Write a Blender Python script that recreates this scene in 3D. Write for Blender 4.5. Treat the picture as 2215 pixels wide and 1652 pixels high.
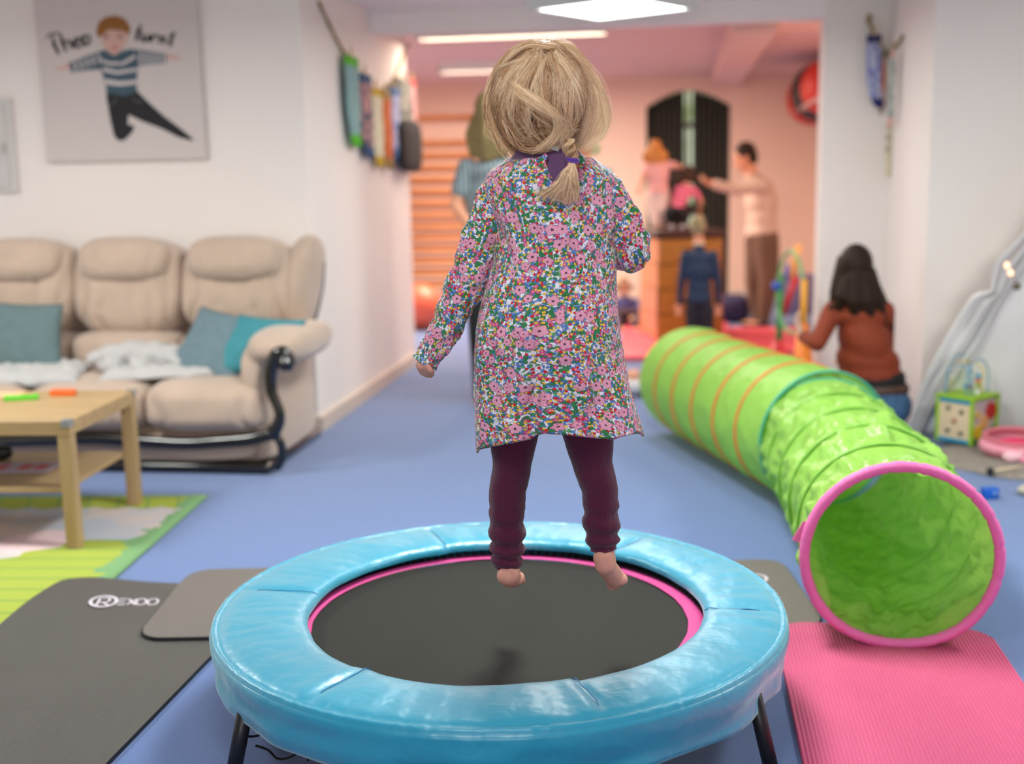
import bpy, math, random
from math import sin, cos, pi, radians, atan2, sqrt, hypot, exp
from mathutils import Vector, Matrix, noise
random.seed(7)
S = bpy.context.scene
for o in list(bpy.data.objects): bpy.data.objects.remove(o)
COL = S.collection
# ------------------------------------------------------------------ camera
FPX = 2560.; HOR = 385.; EYE = 1.25; ROLL = .0185; YAW = radians(8.1)
PITCH = math.atan((826 - HOR) / FPX)
_fh = Vector((-sin(YAW), cos(YAW), 0)); _rh = Vector((cos(YAW), sin(YAW), 0))
_fw = _fh * cos(PITCH) + Vector((0, 0, -sin(PITCH)))
_up = _fh * sin(PITCH) + Vector((0, 0, cos(PITCH)))
_cr = _rh * cos(ROLL) - _up * sin(ROLL)
_cu = _up * cos(ROLL) + _rh * sin(ROLL)
cd = bpy.data.cameras.new('camera'); cam = bpy.data.objects.new('camera', cd); COL.objects.link(cam)
m3 = Matrix((_cr, _cu, -_fw)).transposed()
cam.matrix_world = Matrix.Translation((0, 0, EYE)) @ m3.to_4x4()
cd.sensor_width = 36; cd.lens = FPX / 2215 * 36; cd.clip_start = .02; cd.clip_end = 60
cd.dof.use_dof = True; cd.dof.focus_distance = 2.52; cd.dof.aperture_fstop = 1.6; cd.dof.aperture_blades = 0
S.camera = cam
# ------------------------------------------------------------------ light and exposure
w = bpy.data.worlds.new('world'); S.world = w; w.use_nodes = True
w.node_tree.nodes['Background'].inputs[0].default_value = (.80, .90, 1, 1)
w.node_tree.nodes['Background'].inputs[1].default_value = 1.0
S.view_settings.view_transform = 'Standard'; S.view_settings.look = 'None'
S.view_settings.exposure = 0.08; S.view_settings.gamma = 1.0; S.view_settings.use_curve_mapping = False
def area(name, loc, rot, sx, sy, power, col):
    l = bpy.data.lights.new(name, 'AREA'); l.shape = 'RECTANGLE'; l.size = sx; l.size_y = sy
    l.energy = power; l.color = col
    o = bpy.data.objects.new(name, l); COL.objects.link(o); o.location = loc; o.rotation_euler = rot
    return o
CZ = 2.22                                                # ceiling height
# daylight fill added at the unseen rear window, tilted up to brighten the ceiling
area('window_fill', (-.2, -3.3, 1.35), (radians(104), 0, 0), 2.6, 1.3, 60, (1, .98, .95))
# ------------------------------------------------------------------ pixel -> point helpers
def ray(x, y): return _fw + _cr * ((x - 1107.5) / FPX) - _cu * ((y - 826) / FPX)
def fl(x, y, z=0.):
    d = ray(x, y); t = (z - EYE) / d.z; return Vector((d.x * t, d.y * t, z))
def aty(x, y, Y):
    d = ray(x, y); t = Y / d.y; return Vector((d.x * t, Y, EYE + d.z * t))
def atx(x, y, X):
    d = ray(x, y); t = X / d.x; return Vector((X, d.y * t, EYE + d.z * t))
# ------------------------------------------------------------------ materials
def lin(v): v /= 255.; return v / 12.92 if v <= .04045 else ((v + .055) / 1.055) ** 2.4
def C(r, g, b): return (lin(r), lin(g), lin(b), 1)
class NT:
    def __init__(s, name):
        s.m = bpy.data.materials.new(name); s.m.use_nodes = True; s.t = s.m.node_tree
        s.p = s.t.nodes['Principled BSDF']; s.out = s.t.nodes['Material Output']
    def n(s, typ, **kw):
        o = s.t.nodes.new('ShaderNode' + typ)
        for k, v in kw.items(): setattr(o, k, v)
        return o
    def l(s, a, b): s.t.links.new(a, b)
    def v(s, sock, val):
        if hasattr(val, 'is_linked') or isinstance(val, bpy.types.NodeSocket): s.l(val, sock)
        else: sock.default_value = val
    def math(s, op, a, b=0., c=0.):
        o = s.n('Math', operation=op)
        s.v(o.inputs[0], a); s.v(o.inputs[1], b); s.v(o.inputs[2], c); return o.outputs[0]
    def vm(s, op, a, b=(0, 0, 0)):
        o = s.n('VectorMath', operation=op); s.v(o.inputs[0], a); s.v(o.inputs[1], b)
        return o.outputs[0]
    def mix(s, f, a, b):
        o = s.n('Mix', data_type='RGBA'); s.v(o.inputs[0], f); s.v(o.inputs[6], a); s.v(o.inputs[7], b)
        return o.outputs[2]
    def xyz(s, v):
        o = s.n('SeparateXYZ'); s.l(v, o.inputs[0]); return o.outputs
    def comb(s, x, y, z=0.):
        o = s.n('CombineXYZ'); s.v(o.inputs[0], x); s.v(o.inputs[1], y); s.v(o.inputs[2], z); return o.outputs[0]
    def noise(s, vec, scale, detail=3., rough=.5):
        o = s.n('TexNoise'); s.l(vec, o.inputs['Vector']); o.inputs['Scale'].default_value = scale
        o.inputs['Detail'].default_value = detail; o.inputs['Roughness'].default_value = rough
        return o.outputs[0]
    def bump(s, h, strength, dist):
        o = s.n('Bump'); o.inputs['Strength'].default_value = strength; o.inputs['Distance'].default_value = dist
        s.l(h, o.inputs['Height']); s.l(o.outputs[0], s.p.inputs['Normal']); return o
    def ramp(s, f, stops):
        o = s.n('ValToRGB'); e = o.color_ramp.elements
        while len(e) < len(stops): e.new(.5)
        for i, (p, c) in enumerate(stops): e[i].position = p; e[i].color = c
        s.l(f, o.inputs[0]); return o.outputs[0]
_mc = {}
def M(name, col, rough=.6, var=0., vscale=30., bs=0., bscale=200., bdist=.002, spec=.5, metal=0., sheen=0.,
      emit=None, es=0., sss=0., coat=0., trans=0., alpha=1.):
    if name in _mc: return _mc[name]
    t = NT(name); p = t.p
    p.inputs['Base Color'].default_value = col; p.inputs['Roughness'].default_value = rough
    p.inputs['Specular IOR Level'].default_value = spec; p.inputs['Metallic'].default_value = metal
    tc = t.n('TexCoord').outputs['Object']
    if var:
        n = t.noise(tc, vscale, 4., .6)
        a = tuple(max(0, c * (1 - var)) for c in col[:3]) + (1,); b = tuple(min(1, c * (1 + var)) for c in col[:3]) + (1,)
        t.l(t.ramp(n, [(.3, a), (.7, b)]), p.inputs['Base Color'])
    if bs:
        t.bump(t.noise(tc, bscale, 4., .6), bs, bdist)
    if sheen: p.inputs['Sheen Weight'].default_value = sheen; p.inputs['Sheen Roughness'].default_value = .5
    if emit: p.inputs['Emission Color'].default_value = emit; p.inputs['Emission Strength'].default_value = es
    if sss:
        p.inputs['Subsurface Weight'].default_value = sss; p.inputs['Subsurface Radius'].default_value = (1, .35, .2)
        p.inputs['Subsurface Scale'].default_value = .008
    if coat: p.inputs['Coat Weight'].default_value = coat
    if trans: p.inputs['Transmission Weight'].default_value = trans
    if alpha < 1: p.inputs['Alpha'].default_value = alpha
    _mc[name] = t.m; return t.m
# ------------------------------------------------------------------ object helpers
def tag(o, label=None, cat=None, group=None, kind=None):
    if label: o['label'] = label
    if cat: o['category'] = cat
    if group: o['group'] = group
    if kind: o['kind'] = kind
    return o
def thing(name, label, cat, loc=(0, 0, 0), group=None):
    o = bpy.data.objects.new(name, None); COL.objects.link(o); o.location = loc
    o.empty_display_size = .1
    return tag(o, label, cat, group)
def worldloc(o):
    v = Vector(o.location)
    while o.parent: o = o.parent; v += Vector(o.location)
    return v
class G:
    """mesh collector, world coordinates"""
    def __init__(s): s.v = []; s.f = []; s.m = []; s.uv = []; s.hasuv = False; s.ca = None
    def grid(s, P, cu=False, cv=False, cap0=False, cap1=False, mi=0, uv=None):
        """P[i][j] rows of points; cv closes each row, cu closes the rows"""
        n = len(P); k = len(P[0]); b = len(s.v)
        for r in P:
            for p in r: s.v.append(tuple(p))
        for i in range(n if cu else n - 1):
            i2 = (i + 1) % n
            for j in range(k if cv else k - 1):
                j2 = (j + 1) % k
                s.f.append((b + i * k + j, b + i * k + j2, b + i2 * k + j2, b + i2 * k + j)); s.m.append(mi)
                if uv:
                    a = uv[i][j]; d = uv[i2][j]
                    if j2 > j: bb = uv[i][j2]; c = uv[i2][j2]
                    else:
                        bb = (uv[i][j][0] + (uv[i][j][0] - uv[i][j - 1][0]), uv[i][j][1]); c = (uv[i2][j][0] + (uv[i2][j][0] - uv[i2][j - 1][0]), uv[i2][j][1])
                    s.uv.append((a, bb, c, d)); s.hasuv = True
                else: s.uv.append(None)
        if cap0: s.f.append(tuple(b + j for j in range(k))[::-1]); s.m.append(mi); s.uv.append(None)
        if cap1: s.f.append(tuple(b + (n - 1) * k + j for j in range(k))); s.m.append(mi); s.uv.append(None)
        return s
    def poly(s, pts, mi=0):
        b = len(s.v); s.v += [tuple(p) for p in pts]; s.f.append(tuple(range(b, b + len(pts)))); s.m.append(mi); s.uv.append(None); return s
    def box(s, a, b, mi=0, T=None):
        (x0, y0, z0), (x1, y1, z1) = a, b
        P = [Vector(p) for p in ((x0, y0, z0), (x1, y0, z0), (x1, y1, z0), (x0, y1, z0), (x0, y0, z1), (x1, y0, z1), (x1, y1, z1), (x0, y1, z1))]
        if T: P = [T @ p for p in P]
        k = len(s.v); s.v += [tuple(p) for p in P]
        for f in ((3, 2, 1, 0), (4, 5, 6, 7), (0, 1, 5, 4), (1, 2, 6, 5), (2, 3, 7, 6), (3, 0, 4, 7)):
            s.f.append(tuple(k + i for i in f)); s.m.append(mi); s.uv.append(None)
        return s
    def prism(s, pts, d, mi=0):
        """polygon of points extruded by vector d"""
        b = len(s.v); n = len(pts); d = Vector(d); s.v += [tuple(Vector(p)) for p in pts] + [tuple(Vector(p) + d) for p in pts]
        s.f.append(tuple(b + i for i in range(n))[::-1]); s.f.append(tuple(b + n + i for i in range(n))); s.m += [mi, mi]; s.uv += [None, None]
        for i in range(n):
            j = (i + 1) % n; s.f.append((b + i, b + j, b + n + j, b + n + i)); s.m.append(mi); s.uv.append(None)
        return s
    def tube(s, pts, r, n=10, closed=False, mi=0, flat=None, caps=True, uvm=False):
        pts = [Vector(p) for p in pts]; N = len(pts)
        if not hasattr(r, '__len__'): r = [r] * N
        t0 = (pts[1] - pts[0]).normalized(); u = t0.orthogonal().normalized() if flat is None else (Vector(flat) - t0 * t0.dot(Vector(flat))).normalized()
        rows = []; uvs = []; L = 0
        for i, p in enumerate(pts):
            if closed: t = (pts[(i + 1) % N] - pts[i - 1]).normalized()
            else: t = (pts[min(i + 1, N - 1)] - pts[max(i - 1, 0)]).normalized()
            u = (u - t * t.dot(u))
            u = u.normalized() if u.length > 1e-6 else t.orthogonal().normalized()
            v = t.cross(u); ri = r[i]; ra, rb = ri if hasattr(ri, '__len__') else (ri, ri)
            rows.append([p + u * (cos(2 * pi * k / n) * ra) + v * (sin(2 * pi * k / n) * rb) for k in range(n)])
            if i: L += (pts[i] - pts[i - 1]).length
            uvs.append([(2 * pi * k / n * (ra + rb) / 2, L) for k in range(n)])
        s.grid(rows, cu=closed, cv=True, cap0=caps and not closed, cap1=caps and not closed, mi=mi, uv=uvs if uvm else None); return s
    def ell(s, c, r, rot=None, n=16, m=10, e=1., e2=1., mi=0, fn=None, T=None):
        """superellipsoid; e<1 squarer in section, e2<1 squarer in plan"""
        c = Vector(c); rows = []
        pw = lambda q, k: math.copysign(abs(q) ** k, q)
        for i in range(m + 1):
            a = -pi / 2 + pi * i / m; a = max(min(a, pi / 2 - .02), -pi / 2 + .02)
            row = []
            for j in range(n):
                b = 2 * pi * j / n
                p = Vector((pw(cos(a), e) * pw(cos(b), e2) * r[0], pw(cos(a), e) * pw(sin(b), e2) * r[1], pw(sin(a), e) * r[2]))
                if fn: p = fn(p)
                if rot: p = rot @ p
                row.append(c + p)
            rows.append(row)
        s.grid(rows, cv=True, cap0=True, cap1=True, mi=mi); return s
    def caps(s, a, b, ra, rb, n=14, mi=0):
        """tapered capsule"""
        a = Vector(a); b = Vector(b); d = b - a; L = d.length
        if L < 1e-6: return s.ell(a, (ra, ra, ra), n=n)
        d /= L; pts = []; rr = []
        for k in (-.985, -.86, -.6, -.3): pts.append(a + d * ra * k); rr.append(ra * sqrt(1 - k * k))
        for k in (0, .25, .5, .75, 1): pts.append(a + d * L * k); rr.append(ra + (rb - ra) * k)
        for k in (.3, .6, .86, .985): pts.append(b + d * rb * k); rr.append(rb * sqrt(1 - k * k))
        return s.tube(pts, rr, n=n, mi=mi)
    def chain(s, pts, r, n=14, mi=0):
        for i in range(len(pts) - 1): s.caps(pts[i], pts[i + 1], r[i], r[i + 1], n, mi)
        return s
    def build(s, name, mats, parent=None, smooth=True, bevel=0., remesh=0., sm=6, sub=0, solid=0., label=None, kind=None):
        me = bpy.data.meshes.new(name); off = worldloc(parent) if parent else Vector((0, 0, 0))
        vv = [(p[0] - off.x, p[1] - off.y, p[2] - off.z) for p in s.v] if parent else s.v
        me.from_pydata(vv, [], s.f)
        if not isinstance(mats, (list, tuple)): mats = [mats]
        for m in mats: me.materials.append(m)
        if len(mats) > 1: me.polygons.foreach_set('material_index', s.m)
        if smooth: me.polygons.foreach_set('use_smooth', [True] * len(s.f))
        if s.hasuv:
            uvl = me.uv_layers.new(name='UVMap'); fl_ = []
            for f, u in zip(s.f, s.uv):
                if u is None: fl_ += [0., 0.] * len(f)
                else:
                    for q in u: fl_ += [q[0], q[1]]
            uvl.data.foreach_set('uv', fl_)
        if s.ca:
            at = me.attributes.new('tone', 'FLOAT', 'POINT'); at.data.foreach_set('value', s.ca)
        me.validate(); me.update()
        o = bpy.data.objects.new(name, me); COL.objects.link(o)
        if parent: o.parent = parent
        if remesh:
            md = o.modifiers.new('remesh', 'REMESH'); md.mode = 'VOXEL'; md.voxel_size = remesh; md.use_smooth_shade = True
            if sm: md = o.modifiers.new('smooth', 'SMOOTH'); md.factor = .5; md.iterations = sm
        if bevel:
            md = o.modifiers.new('bevel', 'BEVEL'); md.width = bevel; md.segments = 3; md.limit_method = 'ANGLE'; md.angle_limit = radians(40)
        if solid:
            md = o.modifiers.new('solid', 'SOLIDIFY'); md.thickness = solid; md.offset = 0
        if sub: md = o.modifiers.new('sub', 'SUBSURF'); md.levels = sub; md.render_levels = sub
        if label: o['label'] = label
        if kind: o['kind'] = kind
        return o
def nz(x, y=0., z=0., sc=1.): return noise.noise(Vector((x * sc, y * sc, z * sc)))
def lerp(a, b, t): return a + (b - a) * t
def interp(tab, x):
    if x <= tab[0][0]: return tab[0][1:]
    for (a, b) in zip(tab, tab[1:]):
        if x <= b[0]:
            t = (x - a[0]) / (b[0] - a[0]); return tuple(lerp(p, q, t) for p, q in zip(a[1:], b[1:]))
    return tab[-1][1:]
def spline(pts, n=8, closed=False):
    """Catmull-Rom through pts"""
    P = [Vector(p) for p in pts]; N = len(P); out = []
    for i in range(N if closed else N - 1):
        p0 = P[(i - 1) % N] if closed or i > 0 else P[0] * 2 - P[1]
        p1 = P[i]; p2 = P[(i + 1) % N]
        p3 = P[(i + 2) % N] if closed or i + 2 < N else P[-1] * 2 - P[-2]
        for k in range(n):
            t = k / n
            out.append(.5 * ((2 * p1) + (p2 - p0) * t + (2 * p0 - 5 * p1 + 4 * p2 - p3) * t * t + (3 * p1 - p0 - 3 * p2 + p3) * t ** 3))
    if not closed: out.append(P[-1])
    return out
# ================================================================== room
def wallmat(name, col):
    t = NT(name); tc = t.n('TexCoord').outputs['Object']
    n = t.noise(tc, 1.3, 3.); c2 = tuple(c * .95 for c in col[:3]) + (1,)
    t.l(t.mix(n, col, c2), t.p.inputs['Base Color']); t.p.inputs['Roughness'].default_value = .75
    t.bump(t.noise(tc, 140, 5., .65), .25, .0015); return t.m
m_wall = wallmat('wall_paint_white', C(244, 234, 228)); m_pink = wallmat('wall_paint_rose', C(240, 206, 186))
m_ceil = wallmat('ceiling_paint', C(253, 242, 238)); m_ceil2 = wallmat('ceiling_paint_rose', C(240, 200, 188))
m_base = M('baseboard_paint', C(214, 196, 182), .5)
def carpetmat():
    t = NT('blue_carpet'); tc = t.n('TexCoord').outputs['Object']
    f = t.noise(tc, 420, 3., .7); g = t.noise(tc, 22, 4., .6)
    c = t.ramp(f, [(.30, C(44, 72, 126)), (.5, C(74, 106, 162)), (.70, C(120, 140, 186))])
    c2 = t.mix(t.math('MULTIPLY', g, .35), c, C(88, 112, 170))
    t.l(c2, t.p.inputs['Base Color']); t.p.inputs['Roughness'].default_value = .95
    t.p.inputs['Specular IOR Level'].default_value = .15
    t.p.inputs['Sheen Weight'].default_value = .35; t.p.inputs['Sheen Roughness'].default_value = .6
    t.bump(f, .5, .003); return t.m
m_carpet = carpetmat()
def struct(name, a, b, mat):
    g = G(); g.box(a, b); o = g.build(name, mat, smooth=False); o['kind'] = 'structure'; return o
LW = -1.8; RW = 1.16; YF = 5.68; YR = 5.84; YL = 7.03
struct('floor', (-4.6, -3.4, -.1), (3.2, 12.7, 0), m_carpet)
struct('ceiling', (-4.6, -3.4, CZ), (3.2, 7.03, CZ + .1), m_ceil)
struct('ceiling_back', (-4.6, 7.03, CZ), (3.2, 12.7, CZ + .1), m_ceil2)
struct('wall_left', (-4.6, -3.4, 0), (-4.5, YF, CZ), m_wall)
struct('wall_right', (2.9, -3.4, 0), (3.0, YR, CZ), m_wall)
struct('wall_behind_sofa', (-4.6, YF, 0), (LW, 7.93, CZ), m_wall)
struct('wall_behind_tent', (RW, YR, 0), (3.2, YL, CZ), m_wall)
struct('wall_beside_opening', (.80, YL, 0), (3.2, YL + .22, CZ), m_wall)
struct('wall_lintel', (LW, YL, 2.10), (.80, YL + .16, CZ), m_ceil)
struct('wall_back_right', (1.45, YL + .22, 0), (1.55, 12.4, CZ), m_pink)
struct('wall_back_left', (-4.6, 7.93, 0), (-4.5, 12.4, CZ), m_pink)
# rear wall behind the photographer, with its window opening
for k, (a, b) in enumerate((((-4.6, -3.5, 0), (-1.6, -3.4, CZ)), ((1.2, -3.5, 0), (3.2, -3.4, CZ)), ((-1.6, -3.5, 0), (1.2, -3.4, .7)), ((-1.6, -3.5, 2.1), (1.2, -3.4, CZ)))):
    struct('wall_rear' if k == 0 else 'wall_rear_%d' % k, a, b, m_wall)
g = G()
for a, b in (((-1.6, -3.46, .7), (1.2, -3.42, .75)), ((-1.6, -3.46, 2.05), (1.2, -3.42, 2.1)), ((-1.6, -3.46, .7), (-1.55, -3.42, 2.1)), ((1.15, -3.46, .7), (1.2, -3.42, 2.1)), ((-.23, -3.46, .7), (-.17, -3.42, 2.1))): g.box(a, b)
o = g.build('window_2', M('window_frame_white', C(235, 235, 232), .4), smooth=False); o['kind'] = 'structure'
# back wall with arched window niche
def backwall():
    Yb = 12.3; xl, xr = -.335, .505; pts = []
    arch = [Vector((xl, Yb, 0.)), Vector((xl, Yb, 1.93))]
    for k in range(1, 12):
        t = k / 12; arch.append(Vector((lerp(xl, xr, t), Yb, 1.93 + .16 * sin(pi * t))))
    arch += [Vector((xr, Yb, 1.93)), Vector((xr, Yb, 0))]
    g = G(); out = [Vector((-4.6, Yb, 0)), Vector((-4.6, Yb, CZ))] + [Vector((p.x, Yb, CZ)) for p in arch[2:-2]] + [Vector((3.2, Yb, CZ)), Vector((3.2, Yb, 0))]
    top = arch[1:-1]
    g.poly([(-4.6, Yb, 0), (xl, Yb, 0), (xl, Yb, 1.93), (xl, Yb, CZ), (-4.6, Yb, CZ)])
    g.poly([(xr, Yb, 0), (3.2, Yb, 0), (3.2, Yb, CZ), (xr, Yb, CZ), (xr, Yb, 1.93)])
    for a, b in zip(top, top[1:]): g.poly([a, b, (b.x, Yb, CZ), (a.x, Yb, CZ)])
    for a, b in zip(arch, arch[1:]): g.poly([a, b, b + Vector((0, .32, 0)), a + Vector((0, .32, 0))])
    o = g.build('wall_back', m_pink, smooth=False); o['kind'] = 'structure'
backwall()
# daylight pane behind the curtains
def panemat():
    t = NT('daylight_pane'); tc = t.n('TexCoord').outputs['Object']
    n = t.noise(tc, 5, 3.)
    t.l(t.ramp(n, [(.35, C(150, 180, 110)), (.6, C(226, 238, 205))]), t.p.inputs['Emission Color'])
    t.p.inputs['Emission Strength'].default_value = .8; t.p.inputs['Base Color'].default_value = (.1, .1, .1, 1); return t.m
g = G(); g.box((-.34, 12.58, 0), (.51, 12.6, 2.12)); g.box((-.34, 12.55, .05), (.51, 12.58, .10), 1)
for x in (-.30, .085, .47): g.box((x - .018, 12.54, 0), (x + .018, 12.58, 2.1), 1)
g.box((-.34, 12.54, 1.72), (.51, 12.58, 1.78), 1)
o = g.build('window_1', [panemat(), M('window_frame_pale', C(220, 222, 205), .4)], smooth=False); o['kind'] = 'structure'
# curtains
m_cur = M('dark_curtain_cloth', C(52, 50, 42), .85, var=.15, vscale=40)
def curtain(x0, x1, label):
    rows = []
    for i in range(24):
        z = .02 + (1.93 if i == 0 else 0) * 0 + i / 23 * 1.98; row = []
        for j in range(60):
            u = j / 59; x = lerp(x0, x1, u)
            top = 1.935 + .155 * sin(pi * max(0, min(1, (x + .335) / .84))) - .012 * (1 + cos(u * 2 * pi * 7))
            zz = .02 + i / 23 * (top - .02)
            row.append((x + .006 * sin(u * 43 + z * 2), 12.40 + .022 * sin(u * 2 * pi * 7) + .006 * nz(u * 5, z * 2), zz))
        rows.append(row)
    g = G(); g.grid(rows); o = g.build('curtain', m_cur, solid=.004); tag(o, label, 'curtain', 'dark curtains in the arched window')
curtain(-.325, .045, 'dark curtain on the left half of the arched window in the back room')
curtain(.135, .50, 'dark curtain on the right half of the arched window behind the man')
# baseboards
struct('baseboard_left', (LW, YF - .012, 0), (LW + .018, 7.93, .075), m_base)
struct('baseboard_sofa', (-4.5, YF - .018, 0), (LW + .018, YF, .075), m_base)
struct('baseboard_right', (RW - .016, YR - .016, 0), (RW, YL, .07), m_base)
struct('baseboard_tent', (RW - .016, YR - .016, 0), (2.9, YR, .07), m_base)
struct('baseboard_opening', (.80, YL - .016, 0), (RW - .016, YL, .07), m_base)
struct('baseboard_back', (.51, 12.284, 0), (1.45, 12.3, .09), m_base)
struct('trim_1', (-.86, YL + .5, 2.10), (-.60, 12.3, CZ), m_ceil2).location = (1.18, 0, 0)
# ================================================================== ceiling lamps
m_glow = M('lamp_diffuser', (1, 1, 1, 1), .4, emit=(.97, 1, .96, 1), es=7.0)
m_housing = M('lamp_housing_white', C(225, 225, 220), .4)
def panel_lamp(cx, cy, side, ang, label, power, grp='square ceiling lamps'):
    t = thing('ceiling_lamp', label, 'lamp', (cx, cy, CZ)); R = Matrix.Rotation(ang, 4, 'Z'); T = Matrix.Translation((cx, cy, 0)) @ R; h = side / 2
    zb = 2.055
    g = G(); g.box((-h, -h, zb), (h, -h + .03, CZ), T=T); g.box((-h, h - .03, zb), (h, h, CZ), T=T)
    g.box((-h, -h + .03, zb), (-h + .03, h - .03, CZ), T=T); g.box((h - .03, -h + .03, zb), (h, h - .03, CZ), T=T)
    g.build('housing', m_housing, t, smooth=False, bevel=.004)
    g = G(); g.box((-h + .03, -h + .03, zb + .006), (h - .03, h - .03, zb + .02), T=T)
    g.build('diffuser', m_glow, t, smooth=False)
    l = area('lamp_light', (cx, cy, zb - .012), (0, 0, ang), side - .08, side - .08, power, (.97, 1, .95)); return t
panel_lamp(-.325, 6.06, .60, radians(-31), 'square white ceiling lamp glowing above the passage ahead of the toddler', 15)
panel_lamp(-.32, 3.45, .60, radians(-31), 'square white ceiling lamp over the trampoline, outside the picture', 48)
panel_lamp(-3.0, 3.5, .60, radians(-31), 'added square ceiling lamp over the coffee table, unseen, brightening the sofa and wall', 42)  # added out of view to light the sofa and the wall behind it
panel_lamp(1.95, 3.3, .60, radians(-31), 'added square ceiling lamp over the tent corner, unseen, brightening the walls', 34)  # extra lamp added beyond the frame to lift the walls
panel_lamp(-.45, 1.15, .60, radians(-31), 'square white ceiling lamp between the photographer and the trampoline', 11)
def grid_lamp(x0, x1, y, label, power):
    t = thing('fluorescent_lamp', label, 'lamp', ((x0 + x1) / 2, y, CZ), 'louvred strip lamps in the back room')
    g = G(); g.box((x0, y - .075, 2.14), (x1, y - .068, CZ)); g.box((x0, y + .068, 2.14), (x1, y + .075, CZ)); g.box((x0, y - .075, 2.14), (x0 + .008, y + .075, CZ)); g.box((x1 - .008, y - .075, 2.14), (x1, y + .075, CZ))
    g.build('housing', m_housing, t, smooth=False)
    g = G(); n = int((x1 - x0) / .047)
    for k in range(1, n): x = lerp(x0, x1, k / n); g.box((x - .0025, y - .068, 2.142), (x + .0025, y + .068, 2.175))
    g.build('louvre', m_housing, t, smooth=False)
    g = G(); g.tube([(x0 + .02, y, 2.195), (x1 - .02, y, 2.195)], .014, n=10)
    g.build('tube', M('fluorescent_tube', (1, 1, 1, 1), .4, emit=(1, .90, .74, 1), es=26), t)
    area('tube_light', ((x0 + x1) / 2, y, 2.13), (0, 0, 0), x1 - x0, .12, power, (1, .84, .68))
grid_lamp(-1.68, -.46, 7.78, 'louvred strip lamp in the back room, the one nearer the opening', 12)
grid_lamp(-2.02, -.78, 10.2, 'louvred strip lamp farther back, partly hidden by the toddler\'s head', 130)
grid_lamp(.98, 1.40, 8.1, 'added short strip lamp, unseen behind the right side of the opening, lighting the balls and wall', 16)  # added where the camera cannot see it, lights the balls and nearby wall
grid_lamp(-4.2, -3.0, 9.6, 'added strip lamp, unseen behind the left wall of the passage, brightening the back room', 60)  # another added lamp kept out of view, fill for the back room
# ================================================================== wall cabinet and canvas
a = aty(-70, 215, YF); b = aty(45, 415, YF)
t = thing('fuse_box', 'white wall cabinet at the left edge beside the picture', 'cabinet', (b.x, YF, b.z))
g = G(); g.box((a.x, YF - .03, b.z), (b.x, YF, a.z)); g.build('frame', M('cabinet_white', C(214, 208, 204), .4), t, smooth=False, bevel=.006)
g = G(); g.box((a.x + .03, YF - .042, b.z + .025), (b.x - .025, YF - .03, a.z - .025)); d = g.build('door', M('cabinet_door', C(205, 200, 197), .4), t, smooth=False, bevel=.004)
g = G(); g.box((b.x - .055, YF - .05, (a.z + b.z) / 2 - .04), (b.x - .035, YF - .042, (a.z + b.z) / 2 + .01)); g.build('latch', M('latch_grey', C(176, 170, 166), .4), d, smooth=False)
YC = YF - .035                                            # face of the canvas
a = aty(86, -60, YC); b = aty(446, 344, YC)
t = thing('wall_picture', 'large white canvas with a drawing of a leaping boy, above the sofa', 'picture', ((a.x + b.x) / 2, YF, b.z))
g = G(); g.box((aty(100, 344, YC).x, YC, b.z), (b.x, YF - .001, 2.19)); g.build('canvas', M('canvas_cloth', C(212, 200, 196), .85, bs=.3, bscale=500), t, smooth=False, bevel=.004)
def flat(pts, d, mi, g): g.poly([aty(x, y, YC - d) for x, y in pts], mi)
def ribbon(g, pts, ws, d, mi=0):
    P = [Vector((x, y, 0)) for x, y in pts]; P = spline(P, 5); n = len(P); rows = []
    for i, p in enumerate(P):
        tt = (P[min(i + 1, n - 1)] - P[max(i - 1, 0)]).normalized(); nn = Vector((-tt.y, tt.x, 0)); q = i / (n - 1) * (len(ws) - 1); k = min(int(q), len(ws) - 2); wd = lerp(ws[k], ws[k + 1], q - k) / 2
        A = p + nn * wd; B = p - nn * wd; rows.append([aty(A.x, A.y, YC - d), aty(B.x, B.y, YC - d)])
    g.grid(rows, mi=mi)
K = 1 / 2.993
def kk(L): return [(x * K, y * K) for x, y in L]
mats = [M('print_skin', C(214, 172, 160), .9), M('print_hair', C(150, 98, 48), .9), M('print_blue', C(70, 92, 104), .9), M('print_white', C(214, 202, 200), .9), M('print_black', C(42, 40, 42), .9), M('print_dark', C(30, 36, 40), .9), M('print_lips', C(190, 110, 105), .9), M('print_stitch', C(150, 140, 140), .9)]
g = G()
flat(kk([(340, 452), (400, 428), (448, 410), (462, 440), (400, 456)]), .0006, 0, g)
flat(kk([(1080, 348), (1130, 358), (1190, 378), (1150, 390), (1080, 384)]), .0006, 0, g)
flat(kk([(445, 408), (560, 362), (680, 320), (700, 380), (700, 445), (640, 450), (560, 455), (462, 470)]), .0007, 2, g)      # left sleeve
flat(kk([(820, 316), (930, 326), (1078, 348), (1072, 412), (960, 420), (880, 424), (850, 400)]), .0007, 2, g)               # right sleeve
flat(kk([(640, 350), (690, 325), (740, 355), (800, 325), (870, 330), (905, 380), (890, 470), (884, 560), (900, 625), (800, 640), (690, 660), (686, 560), (660, 470), (630, 420)]), .0008, 2, g)
for q in ([(636, 372), (700, 400), (790, 404), (876, 352), (880, 372), (800, 420), (700, 420), (642, 392)], [(662, 436), (760, 458), (892, 440), (890, 458), (760, 480), (668, 462)], [(680, 512), (780, 528), (886, 518), (884, 542), (780, 556), (684, 544)]): flat(kk(q), .0012, 3, g)
for k in range(5):
    x = 478 + k * 38; y0 = 404 - k * 13; flat(kk([(x, y0), (x + 16, y0 - 5), (x + 20, y0 + 56), (x + 6, y0 + 60)]), .0012, 3, g)
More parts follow.
